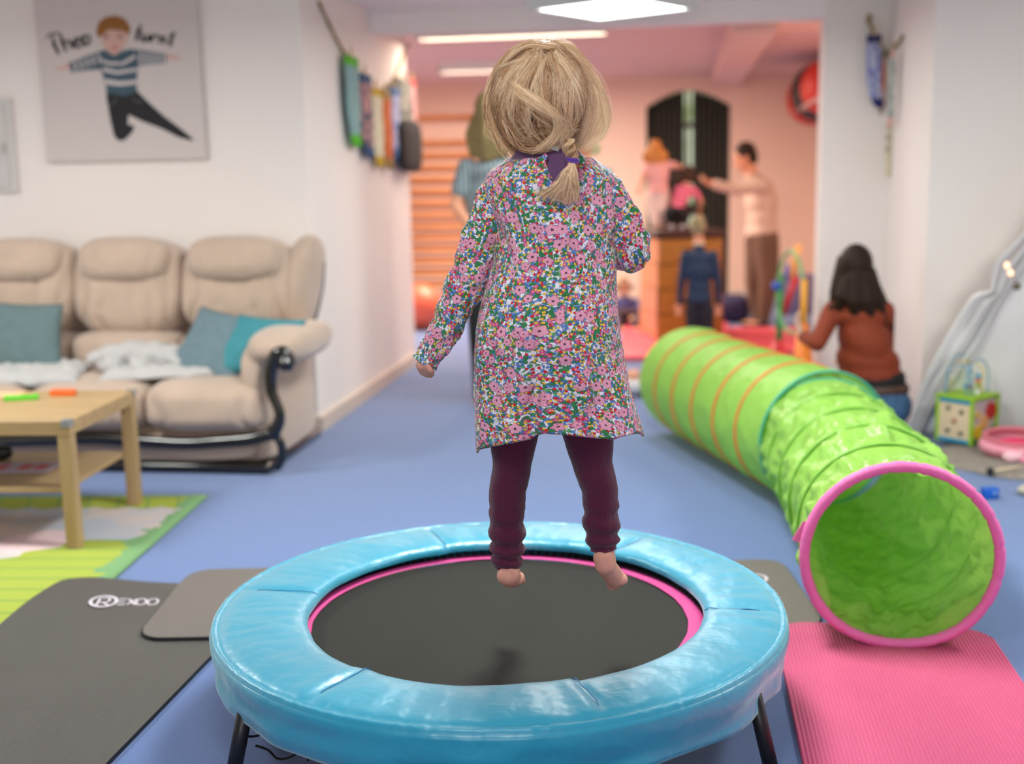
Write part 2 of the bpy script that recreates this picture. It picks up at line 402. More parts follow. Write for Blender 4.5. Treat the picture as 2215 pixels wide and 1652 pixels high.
for k in range(5):
    x = 905 + k * 36; y0 = 334 + k * 4; flat(kk([(x, y0), (x + 15, y0 + 2), (x + 10, y0 + 78), (x - 6, y0 + 80)]), .0012, 3, g)
flat(kk([(690, 600), (800, 622), (892, 592), (960, 660), (1060, 750), (1180, 840), (1252, 900), (1240, 912), (1160, 890), (1040, 830), (930, 790), (832, 742), (828, 806), (870, 812), (862, 850), (810, 905), (770, 914), (738, 880), (715, 780), (698, 690)]), .0010, 4, g)
flat(kk([(622, 200), (640, 140), (690, 108), (752, 100), (810, 124), (844, 176), (838, 230), (800, 200), (700, 190), (650, 240), (632, 240)]), .0016, 1, g)
flat(kk([(650, 236), (668, 200), (720, 178), (760, 172), (790, 196), (822, 200), (828, 240), (808, 300), (770, 340), (738, 360), (700, 336), (664, 290)]), .0013, 0, g)
for x in (688, 775): flat(kk([(x - 16, 240), (x, 230), (x + 16, 240), (x, 250)]), .0018, 5, g)
for x in (690, 778): flat(kk([(x - 20, 220), (x, 210), (x + 20, 218), (x, 216)]), .0018, 1, g)
flat(kk([(722, 300), (742, 296), (762, 304), (742, 326)]), .0018, 6, g)
ribbon(g, kk([(706, 690), (740, 660), (750, 636)]), [1, 1], .0018, 7); ribbon(g, kk([(862, 632), (890, 660), (925, 652)]), [1, 1], .0018, 7)
g.build('printed_boy', mats, t, smooth=False, label='drawing of a boy in a striped sweater doing the splits in mid-air')
g = G(); wv = [3.5, 8, 7]
def st(L, W): ribbon(g, kk(L), [w_ * K * 3 for w_ in W], .0006)
st([(296, 250), (330, 222), (388, 214)], [2, 6, 3]); st([(340, 240), (352, 290), (384, 352)], [5, 9, 6])                      # T
st([(388, 214), (404, 270), (428, 334)], [4, 9, 6]); st([(412, 290), (440, 262), (458, 280), (470, 318)], [3, 5, 8, 5])       # h
st([(482, 284), (512, 258), (492, 246), (484, 284), (510, 306), (534, 284)], [3, 5, 5, 9, 6, 2])                               # e
st([(562, 232), (534, 246), (542, 284), (574, 278), (582, 240), (560, 230)], [6, 9, 9, 6, 5, 5])                               # o
g.build('lettering', M('ink_black', C(28, 30, 32), .9), t, smooth=False, label='hand lettered word Theo'); g = G()
st([(912, 158), (898, 200), (882, 262)], [4, 8, 8]); st([(876, 200), (926, 208)], [3, 4])                                      # t
st([(930, 218), (922, 258), (946, 262), (966, 224), (960, 268)], [7, 8, 5, 5, 8])                                              # u
st([(990, 226), (980, 272)], [6, 7]); st([(986, 246), (1006, 226), (1022, 236)], [4, 5, 7])                                    # r
st([(1040, 230), (1028, 280)], [6, 7]); st([(1034, 256), (1060, 238), (1066, 262), (1060, 286)], [3, 5, 8, 6])                 # n
st([(1128, 204), (1110, 250), (1100, 300)], [4, 8, 8]); st([(1088, 226), (1140, 222)], [3, 4])                                 # t
g.build('lettering', M('ink_black', C(28, 30, 32), .9), t, smooth=False, label='hand lettered word turnt')
# ================================================================== sofa
m_sofa = M('sofa_velour', C(186, 162, 144), .85, var=.06, vscale=9, bs=.25, bscale=350, sheen=.35)
m_lac = M('black_lacquer', C(16, 13, 12), .18, coat=.6)
sofa = thing('sofa', 'beige velour three-seat sofa with carved black wooden trim against the wall', 'sofa', (-2.57, 5.2, 0))
SX = (-2.035, -2.57, -3.105)
tilt = Matrix.Rotation(radians(-14), 3, 'X')
def pleat(amp, fx, z0, z1, seed):
    def fn(p):
        p = Vector(p)
        if p.y < 0:
            mz = max(0, min(1, (p.z - z0) / (z1 - z0))) if z1 != z0 else 1
            p.y += amp * mz * (1.6 * (1 - abs(sin(p.x * fx * .5 + 2.2 * nz(p.x * 4 + seed, p.z * 5)))) ** 3 + .8 * nz(p.x * 26 + seed, p.z * 5, seed))
        return p
    return fn
for k, xk in enumerate(SX):
    g = G(); g.ell((xk, 5.36, .765), (.272, .16, .235), tilt, n=96, m=36, e=.62, e2=.45, fn=pleat(.020, 60, .10, -.06, k * 7.3))
    b = g.build('back_cushion', m_sofa, sofa)
    g = G(); g.ell((xk, 5.335, .885), (.228, .170, .118), tilt, n=80, m=30, e=.72, e2=.5, fn=pleat(.008, 110, .3, .0, k * 3.1))
    g.build('headrest', m_sofa, sofa)
    g = G(); g.ell((xk, 5.32, .48), (.272, .20, .10), None, n=64, m=20, e=.6, e2=.4, fn=pleat(.005, 60, .3, .0, k)); g.build('lumbar_cushion', m_sofa, sofa)
    g = G(); g.ell((xk, 5.10, .295), (.276, .37, .125), None, n=96, m=30, e=.6, e2=.32, fn=pleat(.014, 60, .12, -.04, k * 5.7)); g.build('seat_cushion', m_sofa, sofa)
g = G(); g.box((-3.45, 5.40, .05), (-1.78, 5.60, .93)); g.build('back_panel', m_sofa, sofa, bevel=.05)
g = G(); g.box((-3.38, 4.86, .045), (-1.80, 5.5, .20)); g.build('seat_frame', m_sofa, sofa, bevel=.02)
# front apron, slightly domed
g = G(); g.ell((-2.59, 4.86, .105), (.775, .055, .06), None, n=60, m=14, e=.6, e2=.25); g.build('apron', m_sofa, sofa)
for sgn, xc in ((1, -1.755), (-1, -3.385)):
    mx = lambda x: xc + sgn * (x + 1.755)
    g = G(); g.ell((mx(-1.725), 5.10, .545), (.135, .33, .085), None, n=48, m=20, e=.8, e2=.6)
    g.ell((mx(-1.82), 5.12, .43), (.06, .32, .14), None, n=32, m=16, e=.6, e2=.4); g.build('armrest', m_sofa, sofa, remesh=.012, sm=8)
    g = G(); rows = []
    for i in range(20):
        z = .045 + i / 19 * .46; off = .035 * sin(pi * min(1, i / 14)) if sgn else 0
        rows.append([(mx(x), y, z) for x, y in ((-1.86, 4.83), (-1.80, 4.83), (-1.765 + .2 * off, 4.86), (-1.755 + off * .5, 4.98), (-1.75 + off * .6, 5.2), (-1.752 + off * .3, 5.42), (-1.77, 5.56), (-1.86, 5.58))])
    g.grid(rows, cv=True, cap0=True, cap1=True); g.build('side_panel', m_sofa, sofa, sub=1)
    g = G(); g.ell((mx(-1.775), 5.42, .755), (.075, .17, .25), tilt, n=32, m=20, e=.8, e2=.7, fn=lambda p: Vector((p.x + sgn * .05 * (p.z / .25), p.y, p.z)))
    g.build('wing', m_sofa, sofa)
    R = lambda x, y, Y: Vector((mx(aty(x, y, Y).x), Y, aty(x, y, Y).z))
    g = G(); P = spline([R(698, 566, 5.5), R(697, 610, 5.53), R(688, 660, 5.56), R(675, 708, 5.56)], 5); g.tube(P, .011, n=8)
    g.build('wing_trim', m_lac, sofa)
    pts = [(622, 800), (628, 780), (615, 762), (597, 768), (586, 800), (586, 840), (596, 868), (605, 893), (601, 918), (588, 936)]
    rr = [.018, .022, .028, .03, .03, .026, .023, .023, .028, .033]
    P = spline([R(x, y, 4.77) for x, y in pts], 5); q = [interp([(i, r) for i, r in enumerate(rr)], j / 5)[0] for j in range(len(P))]
    g = G(); g.tube(P, q, n=14); g.ell(R(618, 786, 4.765), (.034, .036, .034))
    P = spline([R(588, 936, 4.78), R(606, 955, 4.78), R(610, 985, 4.79), R(596, 1012, 4.80)], 5); g.tube(P, [.03, .026, .022, .02, .02, .02, .02, .02, .02, .021, .022, .023, .024, .025, .026, .026][:len(P)], n=12)
    g.build('scroll_trim', m_lac, sofa, remesh=.006, sm=4)
R = lambda x, y, Y: aty(x, y, Y)
Pr = [R(590, 938, 4.785), R(540, 950, 4.785), R(470, 956, 4.785), R(400, 960, 4.785), R(310, 955, 4.785), R(215, 949, 4.785), R(120, 945, 4.785), R(40, 948, 4.785)]
xm = -2.57; Pr = [p for p in Pr if p.x > xm]; Pr = Pr + [Vector((2 * xm - p.x, p.y, p.z)) for p in Pr[::-1]]
g = G(); g.tube(spline(Pr, 6), [(.027, .022)] * (len(Pr) * 6 - 5), n=12, flat=(0, 0, 1)); g.build('front_rail', m_lac, sofa)
g = G(); g.box((-3.40, 4.79, 0), (-1.755, 5.58, .045)); g.build('plinth', m_lac, sofa, bevel=.014)
def pillow(name, label, c, wv, hv, th, mat, seed=0, cat='cushion', group=None, wr=.004):
    """wv, hv: half-extent vectors; th: half thickness"""
    wv = Vector(wv); hv = Vector(hv); nv = wv.cross(hv).normalized(); c = Vector(c); g = G(); n = 26
    for sd in (1, -1):
        rows = []
        for i in range(n + 1):
            v = -1 + 2 * i / n; row = []
            for j in range(n + 1):
                u = -1 + 2 * j / n; k = (1 - u ** 2) ** .55 * (1 - v ** 2) ** .55
                uu = u * (1 - .07 * (1 - v * v)); vv = v * (1 - .07 * (1 - u * u))
                row.append(c + wv * uu + hv * vv + nv * sd * (th * k + wr * k * nz(u * 3 + seed, v * 3, seed) * 3))
            rows.append(row)
        g.grid(rows if sd > 0 else rows[::-1])
    o = g.build(name, mat); md = o.modifiers.new('weld', 'WELD'); md.merge_threshold = .0008
    return tag(o, label, cat, group)
m_c1 = M('cushion_greygreen', C(96, 116, 118), .9, var=.06, bs=.3, bscale=600); m_c2 = M('cushion_bluegrey', C(104, 126, 134), .9, var=.08, bs=.3, bscale=600); m_c3 = M('cushion_teal', C(62, 136, 146), .9, var=.06, bs=.3, bscale=600)
def px3(x, y, Y): return aty(x, y, Y)
a = px3(10, 800, 5.02); b = px3(165, 800, 5.02); cc = px3(0, 690, 5.14); d = px3(135, 662, 5.14)
cen = (a + b + cc + d) / 4 + Vector((-.06, 0, 0))
pillow('cushion', 'grey-green cushion leaning at the left end of the sofa', cen + Vector((0, -.03, .01)), (.215, .0, -.01), (-.02, .06, .17), .065, m_c1, 1, group='sofa cushions')
pillow('cushion', 'blue-grey cushion slumped between the fluffy blanket and the teal cushion', px3(470, 745, 5.03), (.05, .10, .13), (-.17, .03, .03) , .055, m_c2, 2, group='sofa cushions')
pillow('cushion', 'teal cushion slumped against the right armrest', px3(553, 748, 5.0), (.06, .08, .12), (-.165, .02, .01), .055, m_c3, 3, group='sofa cushions')
# blankets
m_bl = M('blanket_white', C(188, 184, 182), .9, var=.05, vscale=14, bs=.5, bscale=260, bdist=.004, sheen=.3)
def blanket(name, label, pts, z0, seed, amp=.022, mat=m_bl, grp=None):
    """pts: corner loop (x, y) on the seat, quad"""
    a, b, c, d = [Vector((p[0], p[1], 0)) for p in pts]; g = G(); n = 44; rows = []; low = []
    for i in range(n + 1):
        v = i / n; row = []
        for j in range(n + 1):
            u = j / n; p = (a * (1 - u) + b * u) * (1 - v) + (d * (1 - u) + c * u) * v
            p.x += .03 * nz(u * 4, v * 4, seed); p.y += .03 * nz(u * 4 + 9, v * 4, seed)
            h = z0(p.x, p.y) if callable(z0) else z0
            e = min(1, min(u, 1 - u, v, 1 - v) * 9)
            row.append((p.x, p.y, h + .010 + amp * sqrt(e) * (.8 + 1.1 * abs(nz(u * 5 + seed, v * 6, seed * 2)) + .35 * nz(u * 14, v * 14, seed))))
        rows.append(row)
    g.grid(rows); o = g.build(name, mat, solid=.006); return tag(o, label, 'blanket', grp)
def seatz(x, y): t = max(0, 1 - ((y - 5.10) / .37) ** 2) if y < 5.1 else 1; return .295 + .125 * max(0, t) ** .35
blanket('blanket', 'flat white blanket spread over the left seat of the sofa', [(-3.15, 4.80), (-2.62, 4.80), (-2.68, 5.10), (-3.2, 5.12)], seatz, 3, .03, grp='white blankets on the sofa')
blanket('blanket', 'thin white blanket lying under the cushions on the right seat', [(-2.52, 4.83), (-1.93, 4.92), (-1.95, 5.12), (-2.6, 5.12)], seatz, 8, .026, grp='white blankets on the sofa')
def fluffy():
    g = G()
    for x, y, Y, r in ((215, 775, 4.98, .06), (250, 765, 5.0, .075), (290, 762, 5.02, .085), (330, 765, 5.02, .09), (365, 770, 5.02, .08), (395, 782, 5.0, .055), (240, 792, 4.95, .05), (300, 795, 4.94, .05), (430, 772, 5.08, .03)):
        g.ell(aty(x, y, Y), (r, r * .9, r * .62))
    g.build; o = g.build('blanket', m_bl, remesh=.01, sm=5)
    tx = bpy.data.textures.new('fluff', 'CLOUDS'); tx.noise_scale = .035
    md = o.modifiers.new('fluff', 'DISPLACE'); md.texture = tx; md.strength = .03; md.mid_level = .5
    tag(o, 'bundled fluffy white blanket in the middle of the sofa', 'blanket', 'white blankets on the sofa')
fluffy()
# ================================================================== coffee table
def woodmat(name, c1, c2, ax=0, sc=1.):
    t = NT(name); tc = t.n('TexCoord').outputs['Object']; q = t.xyz(tc)
    k = [14., 14., 14.]; k[ax] = 1.2
    v = t.comb(t.math('MULTIPLY', q[0], k[0] * sc), t.math('MULTIPLY', q[1], k[1] * sc), t.math('MULTIPLY', q[2], k[2] * sc))
    n = t.noise(v, 3.0, 6., .65); t.l(t.ramp(n, [(.3, c1), (.7, c2)]), t.p.inputs['Base Color']); t.p.inputs['Roughness'].default_value = .45
    t.bump(n, .08, .001); return t.m
m_birch = woodmat('birch_veneer', C(160, 130, 90), C(182, 152, 110)); m_birchv = woodmat('birch_veneer_upright', C(160, 130, 90), C(182, 152, 110), 2)
TT = Matrix.Translation((-2.052, 3.70, 0)) @ Matrix.Rotation(radians(4.2), 4, 'Z')
tb = thing('coffee_table', 'square-legged birch coffee table with a lower shelf in front of the sofa', 'table', TT @ Vector((-.45, .3, 0)))
g = G(); g.box((-.90, 0, .412), (0, .60, .462), T=TT); top = g.build('tabletop', m_birch, tb, smooth=False, bevel=.002)
for x in (-.90, -.05):
    for y in (0, .55): g = G(); g.box((x + .002, y + .002, .001), (x + .048, y + .048, .412), T=TT); g.build('leg', m_birchv, tb, smooth=False, bevel=.002)
g = G(); g.box((-.852, .02, .205), (-.048, .58, .223), T=TT); g.build('shelf', m_birch, tb, smooth=False, bevel=.002)
m_clear = M('clear_plastic', C(220, 225, 228), .15, trans=.75, spec=.6)
for x, y in ((0, 0), (0, .60), (-.9, 0), (-.9, .6)):
    g = G(); sx = -1 if x == 0 else 1; sy = 1 if y == 0 else -1; f = lambda A, B: (tuple(min(p, q) for p, q in zip(A, B)), tuple(max(p, q) for p, q in zip(A, B)))
    g.box(*f((x - sx * .003, y - sy * .003, .462), (x + sx * .03, y + sy * .03, .466)), T=TT)
    g.box(*f((x - sx * .003, y - sy * .003, .44), (x + sx * .03, y, .466)), T=TT); g.box(*f((x - sx * .003, y - sy * .003, .44), (x, y + sy * .03, .466)), T=TT)
    g.build('corner_guard', m_clear, tb, smooth=False, bevel=.002, label='clear plastic corner guard')
def block(name, label, cat, p, s, ang, mat, studs=0, group=None, bev=.003):
    T = Matrix.Translation(p) @ Matrix.Rotation(ang, 4, 'Z'); g = G(); g.box((-s[0], -s[1], 0), (s[0], s[1], s[2] * 2), T=T)
    for i in range(studs):
        x = lerp(-s[0] * .65, s[0] * .65, i / max(1, studs - 1)); g.tube([T @ Vector((x, 0, s[2] * 2 - .001)), T @ Vector((x, 0, s[2] * 2 + .004))], s[1] * .55, n=12)
    return tag(g.build(name, mat, smooth=False, bevel=bev), label, cat, group)
m_gr = M('toy_green', C(96, 200, 40), .35); m_or = M('toy_orange', C(232, 104, 36), .35)
block('toy_block', 'small bright green toy brick on the coffee table, the left one of two', 'toy', fl(30, 866, .4625), (.035, .011, .009), radians(18), m_gr, 3, 'toy bricks on the coffee table')
block('toy_block', 'small bright green toy brick on the coffee table, the right one of two', 'toy', fl(66, 864, .4625), (.03, .011, .009), radians(22), m_gr, 2, 'toy bricks on the coffee table')
block('toy_block', 'orange toy brick on the coffee table near its back edge', 'toy', fl(137, 855, .4625), (.048, .014, .011), radians(4), m_or, 4, 'toy bricks on the coffee table')
block('wooden_tray', 'thin pale wooden tray at the left edge of the coffee table', 'tray', fl(-12, 858, .4625), (.11, .05, .006), radians(4), M('tray_wood', C(220, 176, 136), .5), 0)
def leaflet():
    p = fl(45, 1012, .2245); T = Matrix.Translation(p) @ Matrix.Rotation(radians(6), 4, 'Z'); g = G(); g.box((-.13, -.07, 0), (.13, .07, .004), T=T)
    for x in (-.07, .02, .08): g.box((x - .022, -.04, .004), (x + .022, .035, .0048), 1, T=T)
    tag(g.build('leaflet', [M('paper_violet', C(182, 170, 190), .7), M('print_red', C(196, 92, 96), .7)], smooth=False), 'pale leaflet with red pictures on the coffee table shelf', 'leaflet')
leaflet()
g = G(); g.ell(fl(-12, 1000, .2245) + Vector((0, .05, .028)), (.045, .03, .028), e=.7); tag(g.build('toy_ball', M('rubber_black', C(26, 24, 26), .5)), 'small black lump beside the leaflet on the table shelf', 'toy')
# ================================================================== play rug
def rugmat():
    t = NT('play_rug_pile'); uv = t.n('UVMap').outputs[0]; q = t.xyz(uv); u, v = q[0], q[1]
    n1 = t.noise(uv, 9, 3.); n2 = t.noise(uv, 3.2, 2.); sc = t.math('MULTIPLY', t.math('SINE', t.math('MULTIPLY', v, 62.)), .022)
    scu = t.math('MULTIPLY', t.math('ABSOLUTE', t.math('SINE', t.math('MULTIPLY', u, 24.))), .03)
    base = t.mix(t.ramp(n2, [(.4, (0, 0, 0, 1)), (.6, (1, 1, 1, 1))]), C(176, 182, 194), C(206, 190, 184))
    d2 = t.n('VectorMath', operation='DISTANCE'); t.l(uv, d2.inputs[0]); d2.inputs[1].default_value = (.42, .62, 0)
    base = t.mix(t.math('MULTIPLY', t.math('LESS_THAN', d2.outputs['Value'], .14), .8), base, C(230, 196, 200))
    d3 = t.n('VectorMath', operation='DISTANCE'); t.l(uv, d3.inputs[0]); d3.inputs[1].default_value = (.62, 1.02, 0)
    base = t.mix(t.math('LESS_THAN', d3.outputs['Value'], t.math('ADD', .16, sc)), base, C(236, 190, 206))
    stripe = t.math('LESS_THAN', t.math('ABSOLUTE', t.math('SINE', t.math('MULTIPLY', v, 31.))), .16)
    lime = t.mix(stripe, C(160, 174, 66), C(112, 146, 76))
    st2 = t.math('LESS_THAN', t.math('ABSOLUTE', t.math('SINE', t.math('MULTIPLY', t.math('ADD', u, t.math('MULTIPLY', v, .3)), 26.))), .14)
    lime2 = t.mix(st2, C(160, 172, 60), C(116, 150, 76))
    r1 = t.math('LESS_THAN', v, t.math('ADD', .17, scu))
    r2 = t.math('MULTIPLY', t.math('GREATER_THAN', v, .60), t.math('LESS_THAN', u, t.math('ADD', t.math('MULTIPLY', t.math('SUBTRACT', v, .60), 1.0), t.math('ADD', .26, sc))))
    c = t.mix(r1, base, lime2); c = t.mix(r2, c, lime)
    edge = t.math('ADD', .075, t.math('MULTIPLY', t.math('MULTIPLY', t.math('SUBTRACT', n1, .5), t.math('GREATER_THAN', v, .17)), .35))
    c = t.mix(t.math('LESS_THAN', u, edge), c, C(118, 160, 108))
    c = t.mix(t.math('LESS_THAN', v, .03), c, C(150, 186, 120))
    t.l(c, t.p.inputs['Base Color']); t.p.inputs['Roughness'].default_value = .95; t.bump(t.noise(uv, 500, 2.), .4, .002); return t.m
ra = radians(5.2); ro = Vector((-1.881, 4.428, 0)); ru = Vector((-cos(ra), -sin(ra), 0)); rv = Vector((sin(ra), -cos(ra), 0))
P = []; UV = []
for j in range(30):
    v = j / 29 * 2.0; P.append([ro + ru * (i / 29 * 1.5) + rv * v + Vector((0, 0, .006 + .0008 * nz(i * .5, j * .5))) for i in range(30)]); UV.append([(i / 29 * 1.5, v) for i in range(30)])
g = G(); g.grid(P, uv=UV); tag(g.build('play_rug', rugmat(), solid=.006), 'lime green and white patterned play rug under the coffee table', 'rug')
# ================================================================== exercise mats
def ribmat(name, col): return M(name, col, .62, var=.03, vscale=6, bs=.15, bscale=900, spec=.35)
def ribbed(x0, x1, y0, y1, rad, mat, name, label, hfn, th=.010, pitch=.0092, skew=0.):
    g = G(); nxs = int((x1 - x0) / pitch); cols = []
    for k in range(nxs + 1):
        for q, h in ((.0, 0), (.16, .0034), (.5, .0044), (.84, .0034)): cols.append(((k + q) / (nxs + 1), h))
    ny = 60; rows = []; low = []
    for j in range(ny + 1):
        v = j / ny; row = []; 
        for u, h in cols:
            x = lerp(x0, x1, u); dxe = min(x - x0, x1 - x); yy0 = y0; yy1 = y1
            if dxe < rad: k = rad - sqrt(max(0, rad * rad - (rad - dxe) ** 2)); yy0 += k; yy1 -= k
            y = lerp(yy0, yy1, v); row.append(Vector((x + skew * (y - y0), y, th + h + hfn(x, y))))
        rows.append(row)
    g.grid(rows[::-1] if False else rows)
    bl = [[Vector((p.x, p.y, max(.0005, p.z - th))) for p in (r[0], r[-1])] for r in rows]
    # side skirts
    for c in (0, -1): g.grid([[r[c], Vector((r[c].x, r[c].y, max(0.0005, r[c].z - th)))] for r in rows], mi=1)
    for rI in (0, -1): g.grid([[p, Vector((p.x, p.y, max(0.0005, p.z - th)))] for p in rows[rI]], mi=1)
    return tag(g.build(name, [mat, M('mat_edge_dark', C(22, 26, 30), .7)] if 'grey' in label else [mat, mat]), label, 'mat')
def hrib(x, y):
    return .026 * exp(-((x + 1.85) / .16) ** 2) * exp(-((y - 3.18) / .22) ** 2) + .012 * exp(-((x + 1.75) / .25) ** 2) * (.5 + .5 * sin((y - 2.9) * 9)) + .006 * exp(-((y - 3.3 ) / .08) ** 2)
ribbed(-1.905, -1.225, 1.25, 3.37, .09, ribmat('mat_ribbed_grey', C(84, 80, 76)), 'exercise_mat', 'ribbed grey exercise mat with a white logo at the lower left of the picture', hrib, skew=0.0)
ribbed(.268, .842, 1.30, 3.225, .10, ribmat('mat_ribbed_pink', C(196, 82, 122)), 'exercise_mat', 'ribbed pink exercise mat under the rim of the green tunnel', lambda x, y: 0, pitch=.0098)
def smoothmat():
    A, B, Cc, D = Vector((-1.470, 2.905, 0)), Vector((.412, 3.205, 0)), Vector((.335, 3.785, 0)), Vector((-1.548, 3.480, 0)); g = G(); rows = []; n = 60; m = 24; rad = .075
    W = (B - A).length; Hh = (D - A).length
    def pt(u, v):
        # round the corners
        x = u * W; y = v * Hh; dx = min(x, W - x); 
        if dx < rad: k = rad - sqrt(max(0, rad * rad - (rad - dx) ** 2)); y = lerp(k, Hh - k, v)
        p = (A * (1 - u) + B * u) * (1 - y / Hh) + (D * (1 - u) + Cc * u) * (y / Hh)
        over = max(0, min(1, (-1.17 - p.x) / .06)); p.z = .012 + .0125 * over + hrib(p.x, p.y) * over + .001 * nz(p.x * 4, p.y * 4)
        return p
    us = [i / 8 * .035 for i in range(8)] + [lerp(.035, .965, i / n) for i in range(n + 1)] + [1 - i / 8 * .035 for i in range(7, -1, -1)]
    for j in range(m + 1): rows.append([pt(u, j / m) for u in us])
    g.grid(rows)
    lo = lambda p: Vector((p.x, p.y, max(.0005, p.z - .011)))
    loop = rows[0] + [r[-1] for r in rows[1:]] + rows[-1][-2::-1] + [r[0] for r in rows[-2:0:-1]]
    out = [Vector((p.x, p.y, 0)) for p in loop]; c0 = (A + B + Cc + D) / 4
    g.grid([[p, p + (p - c0).normalized() * .004 + Vector((0, 0, -.004)), lo(p) + (p - c0).normalized() * .003] for p in loop], cu=True, mi=1)
    o = g.build('exercise_mat', [M('mat_smooth_grey', C(108, 101, 96), .75, var=.02, vscale=5, bs=.15, bscale=900, spec=.3), M('mat_edge_dark', C(22, 26, 30), .7)])
    return tag(o, 'smooth grey exercise mat lying crosswise under the trampoline', 'mat')
sm_mat = smoothmat()
# printed marks, flat on the mats
m_logo = M('logo_white', C(206, 196, 206), .6)
def fribbon(g, pts, wd, z, closed=False):
    P = spline([Vector((x, y, 0)) for x, y in pts], 6, closed); n = len(P); rows = []
    for i, p in enumerate(P):
        a = P[(i + 1) % n] if closed else P[min(i + 1, n - 1)]; b = P[i - 1] if closed else P[max(i - 1, 0)]
        A = fl(p.x, p.y, z(p)); q0 = fl(a.x, a.y, .02) - fl(b.x, b.y, .02); q0 = Vector((-q0.y, q0.x, 0)).normalized() * wd / 2
        def up(v): v.z = z(p) ; return v
        rows.append([up(A + q0), up(A - q0)])
    g.grid(rows, cu=closed)
zr = lambda p: .0145 + hrib(fl(p.x, p.y, .02).x, fl(p.x, p.y, .02).y)
def E2(cx, cy, rx, ry, n=10, a0=0, a1=2 * pi): return [(cx + rx * cos(a0 + (a1 - a0) * k / n) - .0 * k, cy + ry * sin(a0 + (a1 - a0) * k / n)) for k in range(n)]
rib = [o for o in COL.objects if o.name.startswith('exercise_mat') and 'ribbed grey' in o.get('label', '')][0]
g = G(); sh = lambda L: [(x + (1300 - y) * .45, y) for x, y in L]
fribbon(g, sh(E2(224, 1300, 28, 11.5, 12)), .010, zr, True)
for L in ([(212, 1308), (214, 1293)], [(212, 1294), (232, 1293), (236, 1298), (230, 1302), (212, 1302)], [(224, 1302), (238, 1309)],
          [(256, 1295), (273, 1295)], [(256, 1301), (271, 1301)], [(256, 1307), (273, 1307)],
          [(277, 1295), (295, 1307)], [(295, 1295), (277, 1307)]): fribbon(g, sh(L), .007, zr)
fribbon(g, sh(E2(306, 1301, 11, 6.5, 10)), .006, zr, True); fribbon(g, sh(E2(331, 1301, 11, 6.5, 10)), .006, zr, True)
g.build('printed_logo', m_logo, rib, smooth=False, label='white printed logo, a ringed R followed by EXOO')
g = G(); zs_ = lambda p: .0142
fribbon(g, E2(1634, 1251, 24, 9, 12), .010, zs_, True); fribbon(g, [(1622, 1254), (1634, 1246), (1644, 1252)], .007, zs_)
g.build('printed_logo', m_logo, sm_mat, smooth=False, label='white ring of a printed logo, partly under the trampoline')
# ================================================================== trampoline
TC = Vector((-.418, 2.655, 0)); TZ = .25
tr = thing('trampoline', 'round mini trampoline with a bright blue padded edge and black jumping mat, in the foreground', 'trampoline', TC)
def clothblue():
    t = NT('blue_pvc_cloth'); tc = t.n('TexCoord').outputs['Object']
    t.p.inputs['Base Color'].default_value = C(14, 142, 172); t.p.inputs['Roughness'].default_value = .34; t.p.inputs['Specular IOR Level'].default_value = .6; t.p.inputs['Sheen Weight'].default_value = .5; t.p.inputs['Sheen Roughness'].default_value = .45; t.p.inputs['Sheen Tint'].default_value = (.75, .95, 1, 1); t.p.inputs['Coat Weight'].default_value = .4; t.p.inputs['Coat Roughness'].default_value = .4
    n = t.noise(tc, 9, 3., .55); n2 = t.noise(tc, 1400, 1., .5)
    w = t.n('TexWave', wave_type='BANDS'); w.inputs['Scale'].default_value = 3.; w.inputs['Distortion'].default_value = 9.; w.inputs['Detail'].default_value = 1.5; t.l(tc, w.inputs['Vector'])
    h = t.math('ADD', t.math('MULTIPLY', n, 1.0), t.math('MULTIPLY', w.outputs['Fac'], .10))
    t.bump(h, .5, .022); return t.m
m_pad = clothblue()
m_padskirt = m_pad
seams = [radians(a) for a in (178, 117, 58, -1, -63, -117)]
def padri(th):
    d = math.degrees(th) % 360
    tab = [(0, .470), (40, .462), (62, .457), (115, .452), (119, .444), (150, .441), (180, .440), (210, .442), (225, .452), (238, .458), (243, .447), (247, .452), (270, .457), (285, .446), (296, .443), (298, .462), (320, .466), (360, .470)]
    return interp(tab, d)[0] + .0015 * nz(d * .1)
def seamd(th): return min(abs((th - s + pi) % (2 * pi) - pi) for s in seams)
PS = 1.022
